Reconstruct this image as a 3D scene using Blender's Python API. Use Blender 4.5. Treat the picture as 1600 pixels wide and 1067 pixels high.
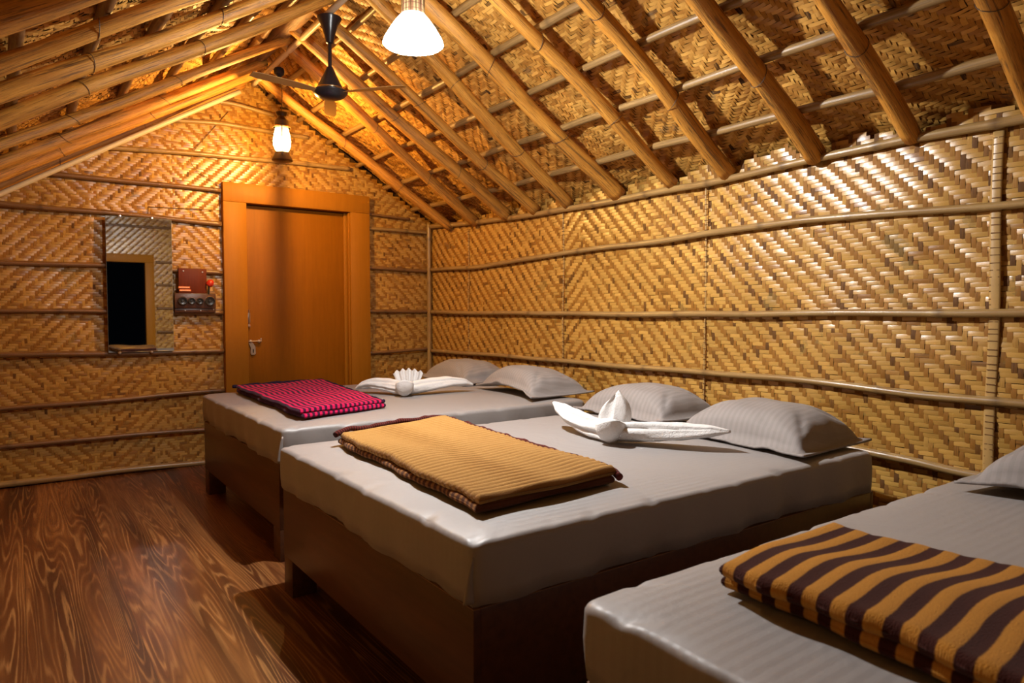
import bpy, bmesh, math, random
import numpy as np
from mathutils import Vector, Matrix

for o in list(bpy.data.objects):
    bpy.data.objects.remove(o)
S = bpy.context.scene
COL = S.collection
R = math.radians
PI = math.pi

# ------------------------------------------------------------------ camera
cd = bpy.data.cameras.new('camera')
cam = bpy.data.objects.new('camera', cd)
COL.objects.link(cam)
cam.location = (0, 0, 1.15)
cam.rotation_euler = (R(90 - 2.47), 0, R(-35.7))
cd.sensor_width = 36.0
cd.lens = 1077 / 1600 * 36.0
cd.clip_start = 0.02
cd.dof.use_dof = True
cd.dof.focus_distance = 3.1
cd.dof.aperture_fstop = 5.0
S.camera = cam

# ------------------------------------------------------------------ world, exposure
w = bpy.data.worlds.new('night')
S.world = w
w.use_nodes = True
w.node_tree.nodes['Background'].inputs[0].default_value = (0.02, 0.025, 0.04, 1)
w.node_tree.nodes['Background'].inputs[1].default_value = 0.03
S.view_settings.view_transform = 'Standard'
S.view_settings.look = 'None'
S.view_settings.gamma = 1.0
S.view_settings.use_curve_mapping = False
S.view_settings.exposure = 0.0
NEAR_W, NEAR_DOWN_W, FAR_W = 58.0, 50.0, 86.0      # watts of the two bulbs
LAMP = (1.38, 2.63)             # pendant lamp
LANT = (1.48, 4.71)             # lantern by the door
FAN = (1.48, 3.83)

# room constants (metres): camera stands at x=0, y=0
XL, XR, YB, YF = -0.16, 3.08, 5.56, -0.6
RX = 1.45                       # ridge line


def zr(x):                      # centre height of the rafters
    return (1.87 + 0.62 * (3.07 - x)) if x > RX else (1.87 + 0.62 * (3.07 - RX) - 0.615 * (RX - x))


# ------------------------------------------------------------------ material helper
class NT:
    def __init__(s, name):
        s.m = bpy.data.materials.new(name)
        s.m.use_nodes = True
        s.t = s.m.node_tree
        s.b = s.t.nodes['Principled BSDF']

    def n(s, typ, **kw):
        nd = s.t.nodes.new(typ)
        for k, v in kw.items():
            setattr(nd, k, v)
        return nd

    def l(s, a, b):
        s.t.links.new(a, b)

    def put(s, sock, v):
        if hasattr(v, 'node'):
            s.l(v, sock)
        else:
            sock.default_value = v

    def math(s, op, a, b=0.0, c=None):
        nd = s.n('ShaderNodeMath', operation=op)
        s.put(nd.inputs[0], a)
        s.put(nd.inputs[1], b)
        if c is not None:
            s.put(nd.inputs[2], c)
        return nd.outputs[0]

    def map(s, vec, scale=(1, 1, 1), loc=(0, 0, 0)):
        nd = s.n('ShaderNodeMapping')
        s.l(vec, nd.inputs[0])
        nd.inputs['Scale'].default_value = scale
        nd.inputs['Location'].default_value = loc
        return nd.outputs[0]

    def noise(s, vec, scale=1.0, detail=3.0, rough=0.55, dist=0.0):
        nd = s.n('ShaderNodeTexNoise')
        s.l(vec, nd.inputs['Vector'])
        nd.inputs['Scale'].default_value = scale
        nd.inputs['Detail'].default_value = detail
        nd.inputs['Roughness'].default_value = rough
        nd.inputs['Distortion'].default_value = dist
        return nd.outputs['Fac']

    def ramp(s, fac, stops, interp='LINEAR'):
        nd = s.n('ShaderNodeValToRGB')
        nd.color_ramp.interpolation = interp
        e = nd.color_ramp.elements
        while len(e) < len(stops):
            e.new(0.5)
        for k, (p, c) in enumerate(stops):
            e[k].position = p
            e[k].color = (c[0], c[1], c[2], 1)
        s.put(nd.inputs[0], fac)
        return nd.outputs[0]

    def mix(s, fac, a, b, blend='MIX'):
        nd = s.n('ShaderNodeMix', data_type='RGBA', blend_type=blend)
        s.put(nd.inputs[0], fac)
        for k, v in ((6, a), (7, b)):
            if hasattr(v, 'node'):
                s.l(v, nd.inputs[k])
            else:
                nd.inputs[k].default_value = (v[0], v[1], v[2], 1)
        return nd.outputs[2]

    def uv(s):
        return s.n('ShaderNodeTexCoord').outputs['UV']

    def ob(s):
        return s.n('ShaderNodeTexCoord').outputs['Object']

    def attr(s, name):
        return s.n('ShaderNodeAttribute', attribute_name=name).outputs['Fac']

    def sep(s, vec):
        nd = s.n('ShaderNodeSeparateXYZ')
        s.l(vec, nd.inputs[0])
        return nd.outputs

    def comb(s, x, y, z=0.0):
        nd = s.n('ShaderNodeCombineXYZ')
        for k, v in enumerate((x, y, z)):
            s.put(nd.inputs[k], v)
        return nd.outputs[0]

    def bump(s, h, strength=0.3, dist=0.01):
        nd = s.n('ShaderNodeBump')
        nd.inputs['Strength'].default_value = strength
        nd.inputs['Distance'].default_value = dist
        s.l(h, nd.inputs['Height'])
        s.l(nd.outputs[0], s.b.inputs['Normal'])

    def fin(s, col=None, rough=0.5, spec=0.5, metal=0.0, sheen=0.0):
        if col is not None:
            if hasattr(col, 'node'):
                s.l(col, s.b.inputs['Base Color'])
            else:
                s.b.inputs['Base Color'].default_value = (col[0], col[1], col[2], 1)
        s.put(s.b.inputs['Roughness'], rough)
        s.b.inputs['Specular IOR Level'].default_value = spec
        s.b.inputs['Metallic'].default_value = metal
        s.b.inputs['Sheen Weight'].default_value = sheen
        return s.m


def plain(name, col, rough=0.5, spec=0.5, metal=0.0, var=0.12, sheen=0.0, scale=30):
    t = NT(name)
    f = t.noise(t.ob(), scale, 3)
    c = t.mix(f, [k * (1 - var) for k in col], [min(1, k * (1 + var)) for k in col])
    return t.fin(c, rough, spec, metal, sheen)


def weave_mat(name, light, mid, dark, green, rough, spec):
    t = NT(name)
    tone = t.attr('tone')
    uv = t.uv()
    st = t.noise(t.map(uv, (14, 220, 1)), 1.0, 3, 0.6)
    tt = t.math('ADD', tone, t.math('MULTIPLY', t.math('SUBTRACT', st, 0.5), 0.28))
    big = t.noise(t.ob(), 1.6, 2)
    tt = t.math('ADD', tt, t.math('MULTIPLY', t.math('SUBTRACT', big, 0.5), 0.25))
    c = t.ramp(tt, [(0.0, dark), (0.12, mid), (0.34, mid), (0.5, light), (0.9, [min(1, k * 1.22) for k in light])])
    g = t.math('GREATER_THAN', t.noise(t.map(t.ob(), (5, 5, 5)), 1.0, 4, 0.7), 0.64)
    g = t.math('MULTIPLY', g, 0.45)
    c = t.mix(g, c, green)
    t.bump(st, 0.25, 0.002)
    m = t.fin(c, t.math('ADD', rough, t.math('MULTIPLY', t.attr('pith'), 0.30)), spec)
    t.l(t.math('MULTIPLY', t.math('SUBTRACT', 1.0, t.math('MULTIPLY', t.attr('pith'), 0.7)), spec), t.b.inputs['Specular IOR Level'])
    return m


M = {}
M['weave'] = weave_mat('woven_bamboo', (0.44, 0.25, 0.055), (0.275, 0.122, 0.018), (0.11, 0.045, 0.008), (0.22, 0.15, 0.04), 0.33, 0.85)
M['roofweave'] = weave_mat('roof_bamboo', (0.62, 0.335, 0.075), (0.41, 0.19, 0.036), (0.055, 0.027, 0.012), (0.15, 0.11, 0.06), 0.45, 0.4)
M['backing'] = plain('dark_backing', (0.07, 0.036, 0.014), 0.9, 0.1)  # dark sheet added behind the mats so gaps in the weave look shaded


def pole_mat(name, a, b, dark, ringcol, rough, knots=False):
    t = NT(name)
    uv = t.uv()
    st = t.noise(t.map(uv, (4, 3.5, 1)), 1.0, 4, 0.65, 0.4)
    fine = t.noise(t.map(uv, (16, 7, 1)), 1.0, 4, 0.65)
    c = t.mix(t.ramp(st, [(0.40, (0, 0, 0)), (0.60, (1, 1, 1))]), a, b)
    k = t.ramp(fine, [(0.36, (1, 1, 1)), (0.45, (0, 0, 0))])
    c = t.mix(t.math('MULTIPLY', k, 0.75 if knots else 0.35), c, dark)
    if knots:
        s2 = t.noise(t.map(uv, (7, 2.2, 1), (3, 7, 0)), 1.0, 5, 0.7, 0.6)
        k2 = t.ramp(s2, [(0.55, (0, 0, 0)), (0.63, (1, 1, 1))])
        c = t.mix(t.math('MULTIPLY', k2, 0.8), c, dark)
    rg = t.attr('ring')
    c = t.mix(t.math('MULTIPLY', rg, 0.75), c, ringcol)
    t.bump(t.math('ADD', fine, st), 0.45 if knots else 0.15, 0.006)
    return t.fin(c, rough, 0.5)


M['log'] = pole_mat('peeled_log', (0.60, 0.28, 0.042), (0.44, 0.185, 0.024), (0.085, 0.038, 0.013), (0.2, 0.1, 0.04), 0.5, True)
M['logdark'] = pole_mat('bark_log', (0.30, 0.15, 0.055), (0.20, 0.095, 0.035), (0.05, 0.024, 0.01), (0.1, 0.05, 0.02), 0.6, True)
M['bamboo'] = pole_mat('split_bamboo', (0.36, 0.235, 0.09), (0.27, 0.16, 0.058), (0.11, 0.06, 0.025), (0.10, 0.055, 0.025), 0.3)
M['bambooroof'] = pole_mat('roof_bamboo_pole', (0.34, 0.205, 0.075), (0.22, 0.13, 0.045), (0.06, 0.035, 0.018), (0.08, 0.045, 0.02), 0.4)
M['bamboodark'] = pole_mat('dark_bamboo', (0.22, 0.115, 0.045), (0.15, 0.075, 0.03), (0.05, 0.025, 0.012), (0.06, 0.03, 0.015), 0.32)
M['cane'] = plain('pale_cane', (0.44, 0.28, 0.10), 0.35)
M['bark'] = plain('bark', (0.14, 0.07, 0.028), 0.8, 0.2, var=0.4)


def floor_mat():
    t = NT('laminate_floor')
    p = t.sep(t.ob())
    x, y = p[0], p[1]
    pw = 0.33
    k = t.math('FLOOR', t.math('DIVIDE', x, pw))
    rnd = t.math('FRACT', t.math('MULTIPLY', t.math('SINE', t.math('MULTIPLY', k, 12.9898)), 43758.5))
    off = t.math('MULTIPLY', k, 7.31)
    v = t.comb(t.math('MULTIPLY', x, 9.0), t.math('ADD', t.math('MULTIPLY', y, 0.50), off), 0.0)
    big = t.noise(v, 1.0, 1.5, 0.45, 0.0)
    ring = t.math('PINGPONG', t.math('MULTIPLY', big, 44.0), 1.0)
    v2 = t.comb(t.math('MULTIPLY', x, 150.0), t.math('ADD', t.math('MULTIPLY', y, 5.0), off), 0.0)
    fine = t.noise(v2, 1.0, 4, 0.7)
    v3 = t.comb(t.math('MULTIPLY', x, 9.0), t.math('ADD', t.math('MULTIPLY', y, 0.5), off), 3.0)
    band = t.noise(v3, 1.0, 3, 0.5)
    c = t.ramp(band, [(0.36, (0.052, 0.015, 0.005)), (0.5, (0.120, 0.038, 0.010)), (0.64, (0.215, 0.082, 0.022))])
    line = t.ramp(t.math('ADD', ring, t.math('MULTIPLY', t.math('SUBTRACT', fine, 0.5), 1.1)), [(0.05, (1, 1, 1)), (0.42, (0, 0, 0))])
    msk = t.ramp(t.noise(v3, 1.7, 2), [(0.38, (0.25,) * 3), (0.62, (1, 1, 1))])
    c = t.mix(t.math('MULTIPLY', t.math('MULTIPLY', line, msk), 0.8), c, (0.34, 0.165, 0.055))
    dk = t.ramp(ring, [(0.62, (0, 0, 0)), (0.95, (1, 1, 1))])
    c = t.mix(t.math('MULTIPLY', dk, 0.45), c, (0.07, 0.02, 0.008))
    c = t.mix(t.math('MULTIPLY', t.ramp(fine, [(0.5, (0, 0, 0)), (0.75, (1, 1, 1))]), 0.3), c, (0.05, 0.018, 0.008))
    fx = t.math('FRACT', t.math('DIVIDE', x, pw))
    seam = t.math('LESS_THAN', fx, 0.006)
    c = t.mix(t.math('MULTIPLY', seam, 0.7), c, (0.02, 0.008, 0.004))
    t.bump(fine, 0.08, 0.002)
    return t.fin(c, t.math('ADD', 0.30, t.math('MULTIPLY', fine, 0.15)), 0.35)


M['floor'] = floor_mat()


def wood(name, a, b, rough, axis=0, spec=0.5, sc=1.0):
    t = NT(name)
    s_ = [3 * sc, 3 * sc, 3 * sc]
    for k in range(3):
        if k != axis:
            s_[k] = 40 * sc
    f = t.noise(t.map(t.ob(), tuple(s_)), 1.0, 4, 0.6, 0.5)
    c = t.mix(t.ramp(f, [(0.3, (0, 0, 0)), (0.7, (1, 1, 1))]), a, b)
    return t.fin(c, rough, spec)


M['bedwood'] = wood('bed_laminate', (0.055, 0.020, 0.009), (0.092, 0.034, 0.014), 0.34, 1)
M['bededge'] = plain('worn_board_edge', (0.22, 0.11, 0.05), 0.5)
M['door'] = wood('door_paint', (0.235, 0.082, 0.003), (0.27, 0.096, 0.004), 0.5, 2, 0.12)
M['frame'] = wood('frame_paint', (0.30, 0.118, 0.007), (0.335, 0.134, 0.009), 0.5, 2, 0.15)
M['steel'] = plain('steel', (0.62, 0.56, 0.5), 0.28, 0.5, 1.0)
M['brass'] = plain('aged_brass', (0.75, 0.55, 0.3), 0.25, 0.5, 1.0)
M['black'] = plain('black_metal', (0.012, 0.012, 0.016), 0.28, 0.5)
M['darkbrown'] = plain('dark_brown_metal', (0.035, 0.018, 0.01), 0.3, 0.5)
M['wire'] = plain('binding_wire', (0.05, 0.035, 0.025), 0.5)
M['pipe'] = plain('conduit_and_highlight', (0.62, 0.52, 0.36), 0.35)
M['mirror'] = plain('mirror_glass', (0.86, 0.87, 0.85), 0.015, 0.5, 1.0, 0.0)
M['mirroredge'] = plain('mirror_edge', (0.22, 0.24, 0.21), 0.4, 0.4)
M['redwood'] = wood('red_veneer', (0.10, 0.017, 0.005), (0.14, 0.026, 0.008), 0.5, 2, 0.2)
M['darkwood'] = wood('brown_veneer', (0.06, 0.024, 0.012), (0.09, 0.036, 0.017), 0.35, 0)
M['red'] = plain('red_plastic', (0.5, 0.03, 0.015), 0.3)
M['orange'] = plain('orange_label', (0.85, 0.22, 0.04), 0.5)
M['white'] = plain('white_plastic', (0.75, 0.72, 0.66), 0.4)
M['rubber'] = plain('black_bakelite', (0.02, 0.018, 0.016), 0.3)
M['bladep'] = plain('fan_blade_paint', (0.30, 0.17, 0.06), 0.3)


def sheet_mat(axis, name='grey_satin_sheet', ca=(0.245, 0.228, 0.222), cb=(0.262, 0.245, 0.239), r0=0.50, spec=0.8):
    t = NT(name)
    p = t.sep(t.ob())
    a = t.math('MULTIPLY', p[axis], 2 * PI / 0.026)
    s_ = t.math('SINE', a)
    st = t.ramp(t.math('ADD', t.math('MULTIPLY', s_, 0.5), 0.5), [(0.42, (0, 0, 0)), (0.58, (1, 1, 1))])
    c = t.mix(st, ca, cb)
    wr = t.noise(t.ob(), 5.0, 4, 0.55, 0.8)
    t.bump(wr, 0.12, 0.03)
    rg = t.math('ADD', r0, t.math('MULTIPLY', st, 0.08))
    return t.fin(c, rg, spec, 0, 0.1)


M['sheet'] = sheet_mat(1)
M['pillow'] = sheet_mat(1, 'grey_pillowcase', (0.225, 0.205, 0.197), (0.258, 0.236, 0.227), 0.66, 0.4)


def towel_mat():
    t = NT('white_terry')
    f = t.noise(t.ob(), 260, 2)
    f2 = t.noise(t.ob(), 38, 3, 0.6)
    t.bump(t.math('ADD', f, t.math('MULTIPLY', f2, 1.5)), 0.6, 0.006)
    return t.fin((0.70, 0.69, 0.68), 0.9, 0.1, 0, 0.1)


M['towel'] = towel_mat()


def stripe_mat(name, axis, period, duty, ca, cb, soft=0.08, wob=0.12, scale=1.0):
    """woollen stripes along one axis of the UV map (metres)"""
    t = NT(name)
    uv = t.uv()
    p = t.sep(uv)
    nz = t.noise(uv, 5.0, 2)
    ff = t.noise(uv, 150.0, 3, 0.7)
    a = t.math('ADD', t.math('DIVIDE', p[axis], period), t.math('MULTIPLY', t.math('SUBTRACT', nz, 0.5), wob))
    a = t.math('ADD', a, t.math('MULTIPLY', t.math('SUBTRACT', ff, 0.5), 0.06))
    tri = t.math('PINGPONG', a, 0.5)            # 0..0.5
    h = duty * 0.5
    fac = t.ramp(t.math('MULTIPLY', tri, 2.0), [(max(0, duty - soft), (0, 0, 0)), (min(1, duty + soft), (1, 1, 1))])
    c = t.mix(fac, ca, cb)
    c = t.mix(t.math('MULTIPLY', ff, 0.35), c, (0.02, 0.01, 0.01), 'MIX')
    t.bump(t.noise(uv, 320.0, 2), 0.6, 0.004)
    return t.fin(c, 0.95, 0.05, 0, 0.06)


M['pink'] = stripe_mat('pink_purple_wool', 0, 0.034, 0.5, (0.050, 0.007, 0.032), (0.62, 0.010, 0.085), 0.06, 0.2)
M['yellow'] = stripe_mat('tan_ribbed_wool', 1, 0.030, 0.32, (0.24, 0.105, 0.022), (0.47, 0.255, 0.075), 0.3, 0.15)
M['yellowbrown'] = stripe_mat('brown_tan_wool', 1, 0.030, 0.55, (0.10, 0.035, 0.015), (0.33, 0.15, 0.045), 0.1, 0.15)
M['maroon'] = stripe_mat('maroon_fringe', 0, 0.012, 0.6, (0.045, 0.010, 0.008), (0.17, 0.03, 0.024), 0.2, 1.2)
M['goldbrown'] = stripe_mat('gold_brown_wool', 1, 0.0545, 0.5, (0.052, 0.014, 0.010), (0.52, 0.235, 0.035), 0.05, 0.25)
M['navy'] = plain('dark_purple_hem', (0.02, 0.012, 0.03), 0.9, 0.1)


def glow(name, col, strength):
    t = NT(name)
    t.b.inputs['Base Color'].default_value = (0.9, 0.9, 0.85, 1)
    t.b.inputs['Emission Color'].default_value = (*col, 1)
    t.b.inputs['Emission Strength'].default_value = strength
    return t.m


M['bulb_white'] = glow('lit_white_bulb', (0.95, 0.97, 1.0), 30)
M['bulb_warm'] = glow('lit_warm_bulb', (1.0, 0.74, 0.32), 11)
M['shade_lit'] = glow('lit_woven_shade', (0.96, 0.97, 1.0), 16)


def clear_glow(m, frac):
    t = m.node_tree
    tr = t.nodes.new('ShaderNodeBsdfTransparent')
    mx = t.nodes.new('ShaderNodeMixShader')
    mx.inputs[0].default_value = frac
    t.links.new(t.nodes['Principled BSDF'].outputs[0], mx.inputs[1])
    t.links.new(tr.outputs[0], mx.inputs[2])
    t.links.new(mx.outputs[0], t.nodes['Material Output'].inputs[0])


clear_glow(M['bulb_warm'], 0.85)
clear_glow(M['shade_lit'], 0.68)


def shade_mat():
    t = NT('glowing_cane')
    p = t.sep(t.uv())
    s_ = t.math('PINGPONG', t.math('MULTIPLY', p[0], 14.0), 1.0)
    r_ = t.math('PINGPONG', t.math('MULTIPLY', p[1], 90.0), 1.0)
    c = t.mix(t.ramp(s_, [(0.45, (0, 0, 0)), (0.55, (1, 1, 1))]), (0.70, 0.55, 0.30), (0.40, 0.22, 0.13))
    c = t.mix(t.math('MULTIPLY', t.ramp(r_, [(0.1, (1, 1, 1)), (0.25, (0, 0, 0))]), 0.6), c, (0.2, 0.1, 0.05))
    t.l(c, t.b.inputs['Emission Color'])
    t.b.inputs['Emission Strength'].default_value = 0.9  # emission stands in for bulb light showing through the cane
    return t.fin(c, 0.5)


M['neck'] = shade_mat()


# ------------------------------------------------------------------ object helpers
def link(o, parent=None):
    COL.objects.link(o)
    if parent is not None:
        o.parent = parent
    return o


def mesh_obj(name, V, F, mats, parent=None, smooth=True, uv=None, midx=None, fattr=None, vattr=None):
    me = bpy.data.meshes.new(name)
    me.from_pydata([tuple(v) for v in V], [], [tuple(f) for f in F])
    if not isinstance(mats, (list, tuple)):
        mats = [mats]
    for m in mats:
        me.materials.append(m)
    if smooth:
        me.polygons.foreach_set('use_smooth', [True] * len(me.polygons))
    if midx is not None:
        me.polygons.foreach_set('material_index', midx)
    if uv is not None:
        ul = me.uv_layers.new(name='UVMap')
        li = np.zeros(len(me.loops), dtype=np.int32)
        me.loops.foreach_get('vertex_index', li)
        ul.data.foreach_set('uv', np.asarray(uv, dtype=np.float32)[li].ravel())
    if fattr is not None:
        a = me.attributes.new(fattr[0], 'FLOAT', 'FACE')
        a.data.foreach_set('value', np.asarray(fattr[1], dtype=np.float32))
    if vattr is not None:
        a = me.attributes.new(vattr[0], 'FLOAT', 'POINT')
        a.data.foreach_set('value', np.asarray(vattr[1], dtype=np.float32))
    me.update()
    return link(bpy.data.objects.new(name, me), parent)


def tag(o, label=None, cat=None, group=None, kind=None):
    if label:
        o['label'] = label
    if cat:
        o['category'] = cat
    if group:
        o['group'] = group
    if kind:
        o['kind'] = kind
    return o


def thing(name, loc, label, cat, group=None):
    o = bpy.data.objects.new(name, None)
    o.empty_display_size = 0.05
    COL.objects.link(o)
    o.location = loc
    return tag(o, label, cat, group)


def local(parent, pts):
    L = parent.location
    return [(p[0] - L.x, p[1] - L.y, p[2] - L.z) for p in pts]


class MB:
    """collects shapes that make up ONE part"""
    def __init__(s):
        s.bm = bmesh.new()

    def box(s, a, b, bev=0.0, rot=None):
        c = [(p + q) / 2 for p, q in zip(a, b)]
        d = [abs(q - p) for p, q in zip(a, b)]
        m = Matrix.Translation(c)
        if rot is not None:
            m = m @ rot
        m = m @ Matrix.Diagonal((*d, 1))
        r = bmesh.ops.create_cube(s.bm, size=1.0, matrix=m)
        if bev > 0:
            es = list({e for v in r['verts'] for e in v.link_edges})
            bmesh.ops.bevel(s.bm, geom=es, offset=bev, segments=2, affect='EDGES', profile=0.5)
        return s

    def lathe(s, prof, c=(0, 0, 0), n=28, axis='Z'):
        rings = []
        for (r, h) in prof:
            ring = []
            for k in range(n):
                a = 2 * PI * k / n
                p = (r * math.cos(a), r * math.sin(a), h)
                if axis == 'Y':
                    p = (p[0], p[2], p[1])
                elif axis == 'X':
                    p = (p[2], p[0], p[1])
                ring.append(s.bm.verts.new((c[0] + p[0], c[1] + p[1], c[2] + p[2])))
            rings.append(ring)
        for a, b in zip(rings, rings[1:]):
            for k in range(n):
                s.bm.faces.new((a[k], a[(k + 1) % n], b[(k + 1) % n], b[k]))
        if prof[0][0] > 1e-4:
            s.bm.faces.new(list(reversed(rings[0])))
        if prof[-1][0] > 1e-4:
            s.bm.faces.new(rings[-1])
        return s

    def prism(s, poly, axis, lo, hi):
        """extrude a 2D outline along an axis (0,1,2)"""
        def mk(p, h):
            q = [0, 0, 0]
            o = [k for k in range(3) if k != axis]
            q[o[0]], q[o[1]], q[axis] = p[0], p[1], h
            return s.bm.verts.new(q)
        A = [mk(p, lo) for p in poly]
        B = [mk(p, hi) for p in poly]
        s.bm.faces.new(A)
        s.bm.faces.new(list(reversed(B)))
        for k in range(len(poly)):
            j = (k + 1) % len(poly)
            s.bm.faces.new((A[j], A[k], B[k], B[j]))
        return s

    def tube(s, pts, r, n=8):
        V, F, _, _ = tube_geo(pts, r, n)
        vs = [s.bm.verts.new(v) for v in V]
        for f in F:
            s.bm.faces.new([vs[k] for k in f])
        return s

    def build(s, name, mat, parent=None, smooth=True, angle=35):
        bmesh.ops.remove_doubles(s.bm, verts=s.bm.verts, dist=1e-5)
        bmesh.ops.recalc_face_normals(s.bm, faces=s.bm.faces)
        me = bpy.data.meshes.new(name)
        if smooth:
            for f in s.bm.faces:
                f.smooth = True
            for e in s.bm.edges:
                if len(e.link_faces) == 2 and e.calc_face_angle(0) > R(angle):
                    e.smooth = False
        s.bm.to_mesh(me)
        s.bm.free()
        me.materials.append(mat)
        return link(bpy.data.objects.new(name, me), parent)


def tube_geo(pts, rad, n=10, squash=1.0, closed=False):
    P = [Vector(p) for p in pts]
    m = len(P)
    if not hasattr(rad, '__len__'):
        rad = [rad] * m
    V, F, UV = [], [], []
    ref = None
    L = 0
    for k in range(m):
        if closed:
            t = (P[(k + 1) % m] - P[k - 1]).normalized()
        else:
            t = (P[min(k + 1, m - 1)] - P[max(k - 1, 0)]).normalized()
        if ref is None:
            ref = Vector((0, 0, 1)) if abs(t.z) < 0.8 else Vector((1, 0, 0))
        a = (ref - t * ref.dot(t)).normalized()
        ref = a
        b = t.cross(a)
        if k:
            L += (P[k] - P[k - 1]).length
        for j in range(n):
            th = 2 * PI * j / n
            V.append(P[k] + (a * math.cos(th) + b * math.sin(th) * squash) * rad[k])
            UV.append((0.5 + 0.5 * math.cos(th) + 0.3 * math.sin(th), L))
    for k in range(m if closed else m - 1):
        k2 = (k + 1) % m
        for j in range(n):
            j2 = (j + 1) % n
            F.append((k * n + j, k * n + j2, k2 * n + j2, k2 * n + j))
    if not closed:
        F.append(tuple(reversed(range(n))))
        F.append(tuple(range((m - 1) * n, m * n)))
    return V, F, UV, L


def interp_path(way, step):
    """piecewise smooth path through way points"""
    W = np.array(way, float)
    d = np.r_[0, np.cumsum(np.linalg.norm(np.diff(W, axis=0), axis=1))]
    m = max(2, int(d[-1] / step) + 1)
    s = np.linspace(0, d[-1], m)
    out = np.stack([np.interp(s, d, W[:, k]) for k in range(3)], 1)
    if len(W) > 2:
        for _ in range(6):
            out[1:-1] = 0.25 * out[:-2] + 0.5 * out[1:-1] + 0.25 * out[2:]
    return out, s


def bamboo(name, way, r, mat, seed, label=None, cat='bamboo pole', group=None, parent=None, node=0.33, kind=None):
    rg = random.Random(seed)
    P, s = interp_path(way, 0.03)
    rr, ring = [], []
    ph = rg.random() * node
    for k, d in enumerate(s):
        q = (d + ph) % node
        q = min(q, node - q)
        b = max(0, 1 - q / 0.016)
        rr.append(r * (1 + 0.16 * b + 0.05 * math.sin(d * 3 + seed)))
        ring.append(b)
    for k in range(len(P)):
        P[k][2] += 0.004 * math.sin(s[k] * 2.1 + seed * 1.7) + 0.002 * math.sin(s[k] * 7 + seed)
    V, F, UV, L = tube_geo(P, rr, 10)
    UV = [(u + seed * 3.1, v + seed * 1.37) for u, v in UV]
    va = np.repeat(ring, 10)
    o = mesh_obj(name, V, F, mat, parent, True, UV, vattr=('ring', va))
    if label:
        tag(o, label, cat, group, kind)
    return o


def log(name, a, b, r0, r1, mat, seed, bend=0.012, step=0.05, n=14, parent=None):
    rg = random.Random(seed)
    A, B = np.array(a, float), np.array(b, float)
    L = np.linalg.norm(B - A)
    m = int(L / step) + 2
    ph = [rg.random() * 6.28 for _ in range(6)]
    P, rr = [], []
    for k in range(m):
        t = k / (m - 1)
        p = A + (B - A) * t
        e = math.sin(PI * t)
        p = p + np.array([0, bend * e * math.sin(3.3 * t * 2 + ph[0]) * 1.6, bend * 0.5 * e * math.sin(5 * t + ph[1])])
        P.append(p)
        rr.append((r0 + (r1 - r0) * t) * (1 + 0.05 * math.sin(9 * t + ph[2]) + 0.03 * math.sin(23 * t + ph[3])))
    V, F, UV, L = tube_geo(P, rr, n)
    for k in range(m):
        for j in range(n):
            q = Vector(P[k])
            f = 1 + 0.05 * math.sin(3 * 2 * PI * j / n + ph[4] + k * 0.12) + 0.03 * math.sin(5 * 2 * PI * j / n + ph[5] - k * 0.2)
            V[k * n + j] = q + (V[k * n + j] - q) * f
    UV = [(u + seed * 2.3, v + seed * 1.7) for u, v in UV]
    o = mesh_obj(name, V, F, mat, parent, True, UV, vattr=('ring', [0.0] * len(V)))
    return o, P, rr


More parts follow.
